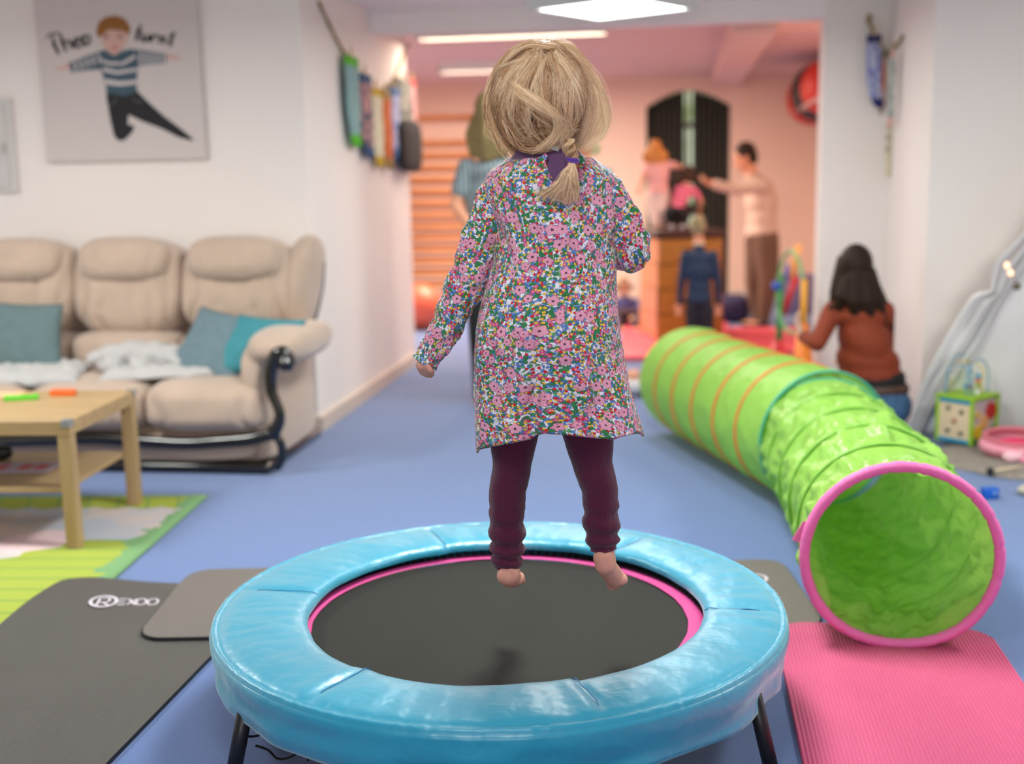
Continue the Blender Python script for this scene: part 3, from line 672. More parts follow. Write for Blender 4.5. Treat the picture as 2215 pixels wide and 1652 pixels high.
def padring():
    g = G(); rows = []; N = 360; prof = [(0, -.012), (0, -.003), (.02, .004), (.08, .010), (.2, .014), (.4, .016), (.6, .016), (.8, .0135), (.90, .0095), (.93, .0045), (.945, .006), (.96, .0085), (.98, .009), (1.0, .006), (1.012, -.003)]
    for i in range(N):
        th = 2 * pi * i / N; ri = padri(th) * PS; row = []
        sd = seamd(th); k = min(1, sd / .05); dip = -.006 * (1 - k) ** 2
        # bunching beside the seam
        bun = .006 * exp(-((sd - .10) / .07) ** 2) * nz(th * 7, 3)
        for t_, z in prof:
            r = lerp(ri, .652 * PS, t_) if t_ <= 1 else .655 * PS
            mid = sin(pi * min(1, max(0, t_)))
            wr = .0045 * nz(th * 6, t_ * 2.5, 5) * mid + .003 * nz(th * 19, t_ * 2, 9) * mid
            if .88 < t_ < 1.01: wr += .0022 * nz(th * 60, t_ * 5, 2) ; r += .003 * nz(th * 50, 7)
            row.append((TC.x + r * cos(th), TC.y + r * sin(th), TZ + z + dip * mid * 1.4 + bun * mid + wr + (.004 * nz(th * 3, 1) if t_ < .9 else 0)))
        rows.append(row)
    g.grid(rows, cu=True); g.build('pad', m_pad, tr, label='bright blue padded ring')
    g = G(); rows = []
    for i in range(N):
        th = 2 * pi * i / N; row = []
        for k in range(11):
            q = k / 10; fold = .004 * q * sin(th * 17 + 3 * nz(th * 3, q)) + .005 * nz(th * 5, q * 3, 4) + .003 * sin(q * 9 + th * 2)
            r = .6545 * PS + .004 * sin(pi * min(1, q * 2.2)) + fold * min(1, q * 3) - .010 * q; row.append((TC.x + r * cos(th), TC.y + r * sin(th), TZ - .002 - .104 * q + .004 * nz(th * 4, 8) * q))
        rows.append(row)
    g.grid(rows, cu=True); g.build('skirt', m_padskirt, tr, solid=.0015, label='blue cloth skirt hanging around the frame')
    for s in seams:
        g = G(); ri = padri(s) * PS + .002
        g.tube([(TC.x + lerp(ri, .615, k / 12) * cos(s + .010 * nz(k * .4, s)), TC.y + lerp(ri, .615, k / 12) * sin(s + .010 * nz(k * .4, s)), TZ + .0115 + .0 * k - (.006 if k in (0, 12) else .0)) for k in range(13)], .0011, n=6)
        g.build('seam', M('blue_seam', C(20, 110, 160), .6), tr)
padring()
def meshmat():
    t = NT('trampoline_weave'); tc = t.n('TexCoord').outputs['Object']; q = t.xyz(tc)
    a = t.math('SINE', t.math('MULTIPLY', t.math('ADD', q[0], t.math('MULTIPLY', q[1], .25)), 2 * pi / .0030)); b = t.math('SINE', t.math('MULTIPLY', t.math('SUBTRACT', q[1], t.math('MULTIPLY', q[0], .25)), 2 * pi / .0030))
    h = t.math('MULTIPLY', a, b); n = t.noise(tc, 5, 3.)
    t.l(t.mix(t.math('MULTIPLY_ADD', h, .5, .5), C(14, 14, 13), C(54, 54, 48)), t.p.inputs['Base Color'])
    t.p.inputs['Roughness'].default_value = .7; t.p.inputs['Specular IOR Level'].default_value = .2; t.bump(h, .35, .0008); return t.m
g = G(); rows = []
for k in range(13):
    r = .4375 * PS * k / 12 + .0005; rows.append([(TC.x + r * cos(2 * pi * i / 120), TC.y + r * sin(2 * pi * i / 120), .214 - .004 * (1 - (k / 12) ** 2)) for i in range(120)])
g.grid(rows, cv=True, cap0=True); g.build('jumping_mat', meshmat(), tr, label='black woven jumping mat')
g = G(); rows = []
for i in range(240):
    th = 2 * pi * i / 240; rr = [(.434 + .002 * nz(th * 9), .2165), (.437, .2185), (.456, .219), (.4745 + .0015 * nz(th * 30, 2), .2175), (.476, .212), (.455, .2105)]
    rows.append([(TC.x + r * PS * cos(th), TC.y + r * PS * sin(th), z) for r, z in rr])
g.grid(rows, cu=True, cv=True)
g.build('mat_trim', M('pink_webbing', C(204, 66, 138), .7, var=.06, vscale=60, bs=.4, bscale=500), tr, label='pink webbing edge of the jumping mat')
m_blk = M('black_metal', C(20, 19, 19), .4); m_cord = M('black_cord', C(18, 17, 18), .8)
g = G(); g.tube([(TC.x + .625 * cos(2 * pi * i / 72), TC.y + .625 * sin(2 * pi * i / 72), .222) for i in range(72)], .0165, n=10, closed=True); g.build('frame', m_blk, tr)
g = G(); pts = []
for i in range(73 * 4):
    th = 2 * pi * i / 288; r = .484 if i % 2 else .612; pts.append((TC.x + r * cos(th), TC.y + r * sin(th), .213))
g.tube(pts[:-2], .0062, n=6); g.build('elastic_cord', m_cord, tr)
for a, r in ((-137.5, .640), (-81, .628), (-26, .645), (35, .628), (95, .628), (155, .628)):
    d = Vector((cos(radians(a)), sin(radians(a)), 0)); g = G(); p1 = TC + d * r * .985 + Vector((0, 0, .212)); p0 = TC + d * (r + (.042 if r > .635 else .03)) + Vector((0, 0, .014)); g.tube([p1, p0], .0165, n=12)
    leg = g.build('leg', m_blk, tr); g = G(); g.tube([p0 + Vector((0, 0, .012)), p0 - Vector((0, 0, .0135))], .0195, n=12); g.build('rubber_foot', M('black_rubber', C(14, 14, 14), .8), leg)
g = G()
g.tube(spline([aty(590, 1560, 2.30), aty(560, 1590, 2.28), aty(520, 1592, 2.24), aty(512, 1598, 2.23)], 6), .0026, n=6)
g.tube(spline([aty(553, 1612, 2.26), aty(580, 1622, 2.28), aty(600, 1640, 2.3), aty(625, 1638, 2.3), aty(652, 1622, 2.3), aty(658, 1608, 2.3), aty(655, 1570, 2.32), aty(655, 1540, 2.34)], 6), .0028, n=6)
g.tube(spline([aty(658, 1608, 2.3), aty(668, 1625, 2.3), aty(666, 1645, 2.3)], 5), .0028, n=6); g.ell(aty(657, 1620, 2.3), (.007, .007, .008))
g.build('loose_cord', m_cord, tr, label='knotted black cord hanging under the edge')
g = G(); g.box((0, 0, 0), (.016, .002, .05), T=Matrix.Translation(aty(1382, 1640, 2.12))); g.build('strap_end', m_cord, tr, smooth=False)
# ================================================================== play tunnels
def tunnelmat(name, col, gl=.4, crinkle=.0):
    t = NT(name); tc = t.n('TexCoord').outputs['Object']; uv = t.n('UVMap').outputs[0]
    t.p.inputs['Base Color'].default_value = col; t.p.inputs['Roughness'].default_value = gl
    tl = t.n('BsdfTranslucent'); tl.inputs[0].default_value = col
    mx = t.n('MixShader'); mx.inputs[0].default_value = .38; t.l(t.p.outputs[0], mx.inputs[1]); t.l(tl.outputs[0], mx.inputs[2]); t.l(mx.outputs[0], t.out.inputs[0])
    if crinkle:
        n = t.noise(tc, 9, 4., .6); b = t.bump(n, crinkle, .03); t.l(b.outputs[0], tl.inputs['Normal'])
    return t.m
m_tun1 = tunnelmat('tunnel_nylon_green', C(164, 214, 98), .3, .8); m_tun2 = tunnelmat('tunnel_nylon_lime', C(166, 220, 96), .45, .2)
def tunnel(label, path, rings, R, mat, ringmats, crink, bulge, seed, rimmat=None, ringr=.0045):
    P = spline(path, 14); t = thing('play_tunnel', label, 'play tunnel', (path[0][0], path[0][1], 0)); Ls = [0]
    for a, b in zip(P, P[1:]): Ls.append(Ls[-1] + (b - a).length)
    L = Ls[-1]; ns = int(L / .011); NN = 110
    def at(s):
        for i in range(len(P) - 1):
            if Ls[i + 1] >= s or i == len(P) - 2:
                q = (s - Ls[i]) / max(1e-6, Ls[i + 1] - Ls[i]); return P[i].lerp(P[i + 1], q), (P[i + 1] - P[i]).normalized()
    tang = [at(k / ns * L)[1] for k in range(ns + 1)]
    sm = []
    for k in range(ns + 1):
        v = Vector((0, 0, 0))
        for j in range(-9, 10): v += tang[max(0, min(ns, k + j))]
        sm.append(v.normalized())
    rs = [L * k / rings for k in range(rings + 1)]; rows = []; frames = []
    for k in range(ns + 1):
        s = k / ns * L; c = at(s)[0]; td = sm[k]; side = Vector((td.y, -td.x, 0)).normalized(); up = side.cross(td).normalized() if side.cross(td).z > 0 else -side.cross(td).normalized()
        q = (s / L * rings) % 1.; d = min(q, 1 - q) * 2; row = []
        for i in range(NN):
            th = 2 * pi * i / NN
            wob = crink * (nz(th * 2.6 + seed, s * 9, seed) + .7 * (abs(nz(cos(th) * 4 + seed, sin(th) * 4, s * 11)) * 2 - .6) + .5 * abs(nz(th * 5 + q * 3, s * 20, seed + 3)))
            r = R - bulge * sin(pi * q) ** .7 + wob * min(1, d * 2.2)
            gr = 1 - .030 * max(0, -sin(th)) ** 6
            row.append(c + side * (r * cos(th)) + up * (r * sin(th) * gr))
        rows.append(row); frames.append((c, side, up))
    uv = [[(2 * pi * i / NN * R, k / ns * L) for i in range(NN)] for k in range(ns + 1)]
    g = G(); g.grid(rows, cv=True, uv=uv); g.build('fabric', mat, t)
    for j, s in enumerate(rs):
        k = min(ns, int(s / L * ns)); c, side, up = frames[k]; rm = ringmats[j] if isinstance(ringmats, list) else ringmats
        if rm is None: continue
        rim = rimmat is not None and j == 0; rr = .0145 if rim else ringr; g = G(); M_ = 160 if rim else 90; pts = []; rad = []
        for i in range(M_):
            th = 2 * pi * i / M_; pts.append(c + side * ((R + (.002 if not rim else .004)) * cos(th)) + up * ((R + .002) * sin(th) * (1 - .030 * max(0, -sin(th)) ** 6)) ); rad.append(rr * (1 + (.10 * nz(th * 30, seed) + .10 * nz(th * 9, 2) - .25 * exp(-((th * 3.2 % 1 - .5) / .035) ** 2) if rim else 0)))
        g.tube(pts, rad, n=12 if rim else 8, closed=True); g.build('rim' if rim else 'ring', rimmat if rim else rm, t, label='pink fabric-covered rim' if rim else None)
    return t
m_ring = M('ring_green', C(118, 176, 62), .5); m_red = M('ring_orange_red', C(222, 92, 46), .5); m_teal = M('ring_teal', C(60, 160, 130), .5)
m_rim = M('rim_pink', C(232, 108, 172), .5, bs=.5, bscale=90, bdist=.004)
t1 = tunnel('bright green pop-up play tunnel with a pink rim, its open end facing the camera', [(.580, 3.08, .254), (.585, 3.5, .254), (.57, 3.95, .254), (.543, 4.42, .256)], 5, .242, m_tun1, [m_rim, m_ring, m_ring, m_ring, m_ring, m_teal], .034, .012, 3, m_rim)
t2 = tunnel('lime green play tunnel with orange-red rings, joined behind the pink-rimmed one', [(.545, 4.45, .262), (.36, 4.95, .262), (.19, 5.4, .262), (.06, 5.78, .262)], 6, .258, m_tun2, [m_teal, m_red, m_red, m_red, m_red, m_red, None], .006, -.002, 11, ringr=.0055)
g = G(); g.box((-.010, -.002, -.03), (.010, .002, .03), T=Matrix.Translation(aty(1733, 1150, 3.13)) @ Matrix.Rotation(.5, 4, 'Y')); g.build('tie_ribbon', m_rim, t1, smooth=False)
# ================================================================== the toddler
KY = 2.45
def K_(x, y, dy=0.): return aty(x, y, KY + dy)
kid = thing('person', 'toddler seen from behind in a floral tunic and maroon leggings, in mid-jump above the trampoline', 'person', (-.27, KY, .38))
def motifs():
    t = NT('floral_jersey'); uv = t.n('UVMap').outputs[0]; p = t.p
    wob = t.n('TexNoise'); wob.inputs['Scale'].default_value = 150; t.l(uv, wob.inputs['Vector'])
    off = t.vm('SCALE', t.vm('SUBTRACT', wob.outputs['Color'], (.5, .5, .5))); off.node.inputs['Scale'].default_value = .004
    uvw = t.vm('ADD', uv, off)
    col = C(226, 222, 230)
    def layer(col, scale, offs, R, pet, amp, prob, c1, c2=None, stretch=1., outline=C(40, 44, 52), ow=.14, core=None, seedch=0, rnd=.85):
        v = t.n('TexVoronoi', voronoi_dimensions='2D', feature='F1'); v.inputs['Scale'].default_value = 1.; v.inputs['Randomness'].default_value = rnd
        sc = t.vm('SCALE', t.vm('ADD', uvw, offs)); sc.node.inputs['Scale'].default_value = scale
        t.l(sc, v.inputs['Vector']); d = t.xyz(t.vm('SUBTRACT', sc, v.outputs['Position'])); rc = t.xyz(v.outputs['Color'])
        ang = t.math('MULTIPLY', rc[(seedch + 1) % 3], 6.283); ca = t.math('COSINE', ang); sa = t.math('SINE', ang)
        x = t.math('ADD', t.math('MULTIPLY', d[0], ca), t.math('MULTIPLY', d[1], sa)); y = t.math('SUBTRACT', t.math('MULTIPLY', d[1], ca), t.math('MULTIPLY', d[0], sa))
        if stretch != 1: y = t.math('MULTIPLY', y, stretch)
        r = t.math('SQRT', t.math('ADD', t.math('MULTIPLY', x, x), t.math('MULTIPLY', y, y)))
        if pet:
            th = t.math('ARCTAN2', y, x); RR = t.math('MULTIPLY_ADD', t.math('COSINE', t.math('MULTIPLY', th, float(pet))), R * amp, R)
        else: RR = R
        on = t.math('GREATER_THAN', rc[seedch], 1 - prob)
        q = t.math('DIVIDE', r, RR)
        inside = t.math('MULTIPLY', t.math('LESS_THAN', q, 1.), on)
        body = c1
        if c2:
            ln = t.math('SINE', t.math('MULTIPLY', t.math('ARCTAN2', y, x), 13.)); body = t.mix(t.math('MULTIPLY', t.math('GREATER_THAN', ln, .55), t.math('GREATER_THAN', q, .3)), c1, c2)
        if core: body = t.mix(t.math('LESS_THAN', q, .22), body, core)
        body = t.mix(t.math('GREATER_THAN', q, 1 - ow), body, outline)
        return t.mix(inside, col, body)
    grn = C(52, 122, 74); grn2 = C(80, 158, 92); ol = C(30, 58, 50)
    # vines
    vn = t.n('TexVoronoi', voronoi_dimensions='2D', feature='DISTANCE_TO_EDGE'); vn.inputs['Scale'].default_value = 84.; t.l(uvw, vn.inputs['Vector'])
    col = t.mix(t.math('LESS_THAN', vn.outputs['Distance'], .035), col, C(58, 92, 84))
    col = layer(col, 112., (.01, .02, 0), .38, 3, .38, .42, C(88, 130, 190), None, 1., C(32, 66, 130), .2)
    col = layer(col, 104., (.33, .12, 0), .50, 0, 0, .45, grn2, None, 1.9, ol, .16, seedch=1)
    col = layer(col, 88., (.71, .42, 0), .50, 0, 0, .50, grn, None, 1.7, ol, .15)
    col = layer(col, 76., (.51, .62, 0), .46, 3, .30, .34, grn, None, 1., ol, .12, seedch=2)
    col = layer(col, 132., (.15, .82, 0), .42, 3,   .35, .34, C(84, 124, 186), None, 1., C(26, 56, 120), .2, seedch=1)
    col = layer(col, 96., (.91, .22, 0), .46, 5, .22, .30, C(206, 84, 140), None, 1., C(130, 40, 90), .16, seedch=2, core=C(240, 210, 90))
    col = layer(col, 140., (.27, .37, 0), .36, 0, 0, .30, C(232, 188, 66), None, 1., C(150, 110, 40), .16, seedch=1)
    col = layer(col, 122., (.63, .05, 0), .34, 0, 0, .22, C(204, 34, 44), None, 1., C(110, 20, 30), .16)
    col = layer(col, 35., (.07, .53, 0), .39, 5, .14, .34, C(224, 160, 180), C(214, 140, 164), 1., C(120, 60, 88), .08, core=C(90, 44, 66), seedch=1)
    col = layer(col, 43., (.47, .93, 0), .35, 5, .15, .24, C(232, 166, 186), C(188, 100, 132), 1., C(120, 60, 88), .09, core=C(110, 54, 70), seedch=2)
    t.l(col, p.inputs['Base Color']); p.inputs['Roughness'].default_value = .82; p.inputs['Specular IOR Level'].default_value = .25
    p.inputs['Sheen Weight'].default_value = .12
    tc = t.n('TexCoord').outputs['Object']; t.bump(t.noise(tc, 24, 4., .55), .5, .012); return t.m
m_flor = motifs()
m_purple = M('purple_jersey', C(92, 56, 96), .8, bs=.2, bscale=300, sheen=.2)
m_skin = M('child_skin', C(198, 140, 122), .5, var=.05, vscale=30, sss=.25, spec=.4)
# ---- tunic body
ROWS = [(340, 1100, 1282, .060), (347, 1090, 1290, .066), (356, 1076, 1304, .072), (368, 1062, 1322, .078), (384, 1052, 1334, .083), (410, 1050, 1338, .087), (450, 1058, 1336, .090),
        (500, 1070, 1334, .090), (560, 1066, 1333, .092), (620, 1052, 1334, .104), (680, 1040, 1337, .118), (725, 1034, 1341, .125), (765, 1032, 1345, .121), (800, 1030, 1350, .115), (850, 1029, 1360, .109), (900, 1030, 1374, .107), (955, 1033, 1388, .108)]
HEM = [(1030, 972), (1060, 968), (1120, 960), (1160, 951), (1172, 941), (1195, 938), (1240, 942), (1300, 948), (1326, 951), (1334, 950), (1345, 945), (1390, 935)]
def foldd(px, py):
    t = max(0, min(1, (py - 520) / 380)); d = 0
    xv = 1185 - 14 * t + 8 * sin(py / 90); d -= .020 * t * exp(-((px - xv) / 16) ** 2)
    d += .013 * t * exp(-((px - xv - 34) / 22) ** 2) + .010 * t * exp(-((px - xv + 40) / 26) ** 2)
    xv2 = 1120 + 10 * sin(py / 110); d -= .006 * t * exp(-((px - xv2) / 12) ** 2); xv3 = 1300 - 20 * (1 - t); d -= .007 * t * exp(-((px - xv3) / 16) ** 2)
    d += .005 * t * exp(-((px - 1262) / 24) ** 2)
    for (x0, y0, x1, y1, wd, am) in ((1130, 380, 1250, 470, 12, .004), (1060, 440, 1120, 600, 14, .005), (1300, 430, 1240, 560, 14, .004), (1335, 520, 1200, 700, 18, .005), (1180, 420, 1160, 640, 12, .004), (1350, 760, 1230, 800, 10, .003), (1300, 880, 1230, 930, 9, .004)):
        ax, ay = x1 - x0, y1 - y0; L2 = ax * ax + ay * ay; q = max(0, min(1, ((px - x0) * ax + (py - y0) * ay) / L2)); dd = hypot(px - x0 - ax * q, py - y0 - ay * q); d -= am * exp(-(dd / wd) ** 2)
    d += .0075 * nz(px / 60, py / 150, 3) + .004 * nz(px / 26, py / 60, 8)
    return d * 1.35
def tunic():
    g = G(); N = 150; rows = []; uvs = []; NR = 120
    for r in range(NR + 1):
        py0 = lerp(340, 955, (r / NR) ** 1.05); xl, xr, ry = interp(ROWS, py0); row = []; uvr = []
        L = K_(xl, py0); Rr = K_(xr, py0); cx = (L.x + Rr.x) / 2; rx = (Rr.x - L.x) / 2
        for j in range(N):
            th = 2 * pi * j / N + pi / 2
            ex = .88; c_, s_ = cos(th), sin(th); ux = math.copysign(abs(c_) ** ex, c_); uy = math.copysign(abs(s_) ** ex, s_)
            px = lerp(xl, xr, (ux + 1) / 2); back = s_ < 0
            py = py0
            if py0 > 700: py = 700 + (py0 - 700) * (interp(HEM, px)[0] - 700) / 255
            if py0 < 415 and back:
                notch = max(0, 1 - abs(px - 1206) / 36); sag = 4 * exp(-((px - 1120) / 30) ** 2)
                top = 340 + 50 * notch ** 1.1 * min(1, -s_ * 3) + sag; py = lerp(top, 415, (py0 - 340) / 75)
            d = foldd(px if back else 2400 - px, py0) * (1 if back else .8) * min(1, abs(s_) * 2.5 + .25)
            if not back and py0 > 700: d += .008 * (py0 - 700) / 255 * sin(th * 9)
            x = cx + (rx + d * abs(c_)) * ux; y = KY + (ry + d) * uy
            z = aty(px, py, y).z if back else K_(px, py).z - .01
            row.append(Vector((x, y, z))); uvr.append((th * .128, z))
        rows.append(row); uvs.append(uvr)
    # hem turned under, neckline turned in
    rows.append([Vector((lerp(p.x, sum(q.x for q in rows[-1]) / N, .03), lerp(p.y, KY, .03), p.z + .006)) for p in rows[-1]]); uvs.append([(u, v + .01) for u, v in uvs[-1]])
    inn = [Vector((lerp(p.x, (rows[0][0].x + rows[0][N // 2].x) / 2, .06), lerp(p.y, KY, .06), p.z - .006)) for p in rows[0]]
    rows.insert(0, inn); uvs.insert(0, [(u, v - .01) for u, v in uvs[0]])
    g.grid(rows, cv=True, uv=uvs)
    o = g.build('tunic', m_flor, kid, label='floral print long-sleeved tunic'); o['_n'] = 0; del o['_n']; return o
tun = tunic()
def limb(g, pts, rad, n=44, seg=12, wr=.002, wk=(60, 30), seed=0, uv0=(0, 0), bands=None, mi=0, flat=1., cap=False, pxw=None):
    P = spline(pts, seg); N = len(P); L = 0; rows = []; uvs = []
    u = None
    for i, p in enumerate(P):
        t = (P[min(i + 1, N - 1)] - P[max(i - 1, 0)]).normalized()
        if u is None: u = Vector((1, 0, 0)) - t * t.x; u.normalize()
        u = (u - t * t.dot(u)).normalized(); v = t.cross(u)
        if i: L += (P[i] - P[i - 1]).length
        q = i / seg; k = min(int(q), len(rad) - 2); f = q - k; f = f * f * (3 - 2 * f); r = lerp(rad[k], rad[k + 1], f)
        row = []; uvr = []
        for j in range(n):
            th = 2 * pi * j / n; rr = r + wr * (nz(cos(th) * 1.6 + seed, sin(th) * 1.6, L * wk[0]) + .5 * nz(cos(th) * 3 + seed, sin(th) * 3, L * wk[1]))
            if bands: rr += bands(L, th)
            row.append(p + u * rr * cos(th) + v * rr * flat * sin(th)); uvr.append((uv0[0] + th * .038, uv0[1] - L))
        rows.append(row); uvs.append(uvr)
    g.grid(rows, cv=True, uv=uvs, cap0=cap, cap1=cap, mi=mi); return rows
g = G()
L1 = [K_(1098, 385, .0), K_(1072, 425), K_(1048, 495), K_(1024, 575), K_(990, 655, -.005), K_(955, 725, -.012), K_(919, 786, -.02)]
rws = limb(g, L1, [.030, .038, .0385, .042, .0375, .0325, .0275], wr=.0075, wk=(44, 95), seed=4, uv0=(.5, 1.3), bands=lambda L, th: .0012 * sin(L * 210) * (L > .43) + (.0018 if abs(L - .425) < .004 else 0))
g.build('sleeve', m_flor, tun)
g = G()
L2 = [K_(1285, 380, .0), K_(1312, 415), K_(1345, 480, .01), K_(1366, 540, .03), K_(1352, 545, .085), K_(1315, 515, .13), K_(1280, 480, .16)]
limb(g, L2, [.030, .037, .040, .041, .036, .031, .027], wr=.0075, wk=(40, 90), seed=9, uv0=(.9, 1.1))
g.build('sleeve', m_flor, tun)
# collar tabs standing up either side of the notch
g = G()
for pts in ([(1150, 345), (1172, 338), (1179, 331), (1184, 335), (1180, 350), (1186, 372), (1196, 388), (1180, 378), (1160, 360)], [(1240, 352), (1248, 340), (1256, 336), (1268, 342), (1262, 356), (1246, 372), (1226, 384), (1212, 392), (1228, 372)]):
    a = [K_(x, y, -.078 if 0 else -.074) for x, y in pts]; g.prism(a, (0, .004, 0))
g.uv = [None] * len(g.f)
b = len(g.f)
# planar uv for the tabs
g.hasuv = True; g.uv = [[(g.v[i][0] * 1., g.v[i][2]) for i in f] for f in g.f]
g.build('collar_tab', m_flor, tun, smooth=False) if False else None
for k_, (f0, f1) in enumerate(((0, len(g.f) // 2), (len(g.f) // 2, len(g.f)))):
    h = G(); idx = {}; 
    for f, u in zip(g.f[f0:f1], g.uv[f0:f1]):
        nf = []
        for i in f:
            if i not in idx: idx[i] = len(h.v); h.v.append(g.v[i])
            nf.append(idx[i])
        h.f.append(tuple(nf)); h.m.append(0); h.uv.append(u)
    h.hasuv = True; h.build('collar_tab', m_flor, tun, smooth=False)
# hem stitching
g = G(); pts = [aty(x, y, KY - yb) for x, y, yb in ((1036, 936, .03), (1060, 934, .075), (1100, 932, .108))]; g.tube(spline(pts, 6), .0007, n=5); g.build('hem_stitching', M('thread_pink', C(214, 178, 190), .8), tun)
# ---- purple undershirt
g = G(); rows = []
for (py, xl, xr, ry) in ((318, 1120, 1243, .046), (326, 1116, 1246, .049), (340, 1106, 1262, .056), (352, 1096, 1276, .063), (372, 1076, 1304, .074), (405, 1072, 1318, .074), (440, 1090, 1305, .066)):
    L = K_(xl, py); Rr = K_(xr, py); cx = (L.x + Rr.x) / 2; rx = (Rr.x - L.x) / 2
    rows.append([Vector((cx + rx * cos(2 * pi * j / 48), KY + .004 + ry * sin(2 * pi * j / 48), L.z + .003 * nz(j * .4, py))) for j in range(48)])
g.grid(rows, cv=True); us = g.build('undershirt', m_purple, kid, solid=.0015, label='purple undershirt collar')
g = G(); g.box((-.013, -.0006, -.0045), (.013, .0006, .0045), T=Matrix.Translation(K_(1195, 319, -.050)) @ Matrix.Rotation(radians(14), 4, 'Y')); g.build('care_label', M('label_white', C(206, 206, 212), .6), us, smooth=False)
# ---- leggings
def legmat():
    t = NT('maroon_knit'); uv = t.n('UVMap').outputs[0]; q = t.xyz(uv)
    r = t.math('SINE', t.math('MULTIPLY', q[0], 2 * pi / .0105)); k = t.math('POWER', t.math('ABSOLUTE', r), .5); n = t.noise(uv, 60, 3.)
    ch = t.math('MULTIPLY', t.math('SINE', t.math('MULTIPLY', q[1], 2 * pi / .011)), t.math('GREATER_THAN', t.math('SINE', t.math('MULTIPLY', q[0], 2 * pi / .042)), .75))
    t.p.inputs['Base Color'].default_value = C(76, 22, 48); t.p.inputs['Roughness'].default_value = .85; t.p.inputs['Sheen Weight'].default_value = .2; t.p.inputs['Specular IOR Level'].default_value = .2
    t.bump(t.math('ADD', t.math('ADD', k, t.math('MULTIPLY', ch, .7)), t.math('MULTIPLY', n, .6)), .4, .0018); return t.m
m_leg = legmat()
g = G()
def bandsL(L, th):
    if L < .20: return .0012 * sin(L * 70 + th)
    k = min(1, (L - .20) / .03); return k * ((.0038 + .0022 * nz(L * 24, th * .6, 5)) * sin((L - .20) * 168 + 1.5 * sin(L * 41) + .9 * sin(th + L * 14)) + .0022 * nz(cos(th) * 2, sin(th) * 2, L * 55) + .0012)
LL = [K_(1115, 905, .0), K_(1112, 955, .0), K_(1106, 1010), K_(1098, 1070), K_(1096, 1125), K_(1097, 1180, .0), K_(1097, 1226, .0)]
LR = [K_(1268, 905, .0), K_(1274, 955, .0), K_(1285, 1010), K_(1296, 1060), K_(1300, 1110), K_(1302, 1150, .0), K_(1305, 1186, .0)]
limb(g, LL, [.054, .049, .042, .040, .038, .0355, .029], n=60, wr=.0012, bands=bandsL, seed=2)
h = G(); limb(h, LR, [.056, .051, .042, .0385, .0375, .036, .0295], n=60, wr=.0012, bands=lambda L, th: bandsL(L + .02, th + 2), seed=6)
pel = G(); pel.ell(K_(1192, 860), (.098, .085, .075)); 
lg = g.build('leggings', m_leg, kid, label='maroon knitted leggings, left leg side'); h.build('leggings', m_leg, kid, label='maroon knitted leggings, right leg side'); pel.build('leggings_seat', m_leg, kid)
# ---- body: one continuous skin surface
HC = K_(1166, 214, 0); FD = Vector((-sin(radians(24)), cos(radians(24)), 0)); SD = Vector((FD.y, -FD.x, 0))
def hd(a, b, c): return HC + SD * a + FD * b + Vector((0, 0, c))
g = G(); RH = Matrix((SD, FD, Vector((0, 0, 1)))).transposed()
g.ell(hd(0, -.004, .006), (.080, .092, .092), RH); g.ell(hd(0, .028, -.038), (.060, .058, .058), RH); g.ell(hd(0, .058, -.074), (.022, .022, .018), RH)      # skull, jaw, chin
for s in (-1, 1):
    g.ell(hd(s * .036, .062, -.040), (.026, .022, .022), RH); g.ell(hd(s * .081, .004, -.026), (.009, .017, .024), RH)                                      # cheeks, ears
g.ell(hd(0, .096, -.030), (.011, .013, .012), RH); g.caps(hd(0, .087, -.005), hd(0, .095, -.028), .006, .008)                                               # nose
for s in (-1, 1): g.caps(hd(s * .012, .082, -.056), hd(0, .087, -.056), .004, .0052)                                                                        # lips
g.caps(K_(1182, 268, .005), K_(1188, 372), .037, .040)
g.chain([K_(1190, 425, .01), K_(1190, 500, .01), K_(1192, 700), K_(1192, 850)], [.055, .066, .070, .075])
g.chain([K_(1112, 400), K_(1024, 575), K_(919, 786, -.02)], [.03, .026, .018]); g.chain([K_(1275, 395), K_(1364, 540, .03), K_(1285, 484, .155)], [.03, .027, .018])
g.chain([K_(1115, 880), K_(1106, 1010), K_(1097, 1120), K_(1098, 1225)], [.05, .036, .032, .021]); g.chain([K_(1266, 880), K_(1285, 1010), K_(1300, 1110), K_(1306, 1185)], [.05, .036, .032, .021])
# left foot: seen from behind, hanging toes down and away
g.ell(K_(1100, 1245, -.016), (.0265, .026, .0225)); g.caps(K_(1099, 1215, -.004), K_(1100, 1240, -.010), .0225, .0225); g.caps(K_(1100, 1225), K_(1103, 1246, .02), .024, .025); g.caps(K_(1103, 1248, .02), K_(1112, 1250, .075), .024, .021)
for k in range(5): g.caps(K_(1092 + k * 9, 1252, .08), K_(1090 + k * 10, 1257, .104 - .004 * k), .0085, .0075)
g.ell(K_(1123, 1251, .04), (.012, .03, .012))
# right foot: sole tipped towards the camera
g.caps(K_(1305, 1205, -.016), K_(1309, 1222, -.016), .0225, .0225); g.caps(K_(1307, 1186), K_(1311, 1216, -.004), .0215, .0225); g.caps(K_(1311, 1224, -.008), K_(1331, 1250, .022), .0225, .0215)
g.ell(K_(1345, 1253, .02), (.014, .018, .0135)); g.ell(K_(1324, 1254, .022), (.015, .016, .0135))
for k, (x, y) in enumerate(((1322, 1269), (1331, 1270), (1338, 1267), (1345, 1264), (1351, 1260))): g.caps(K_(x - 2, y - 8, .026), K_(x - .5, y + 1, .034), .0088 if k == 0 else .0058, .0082 if k == 0 else .0052)
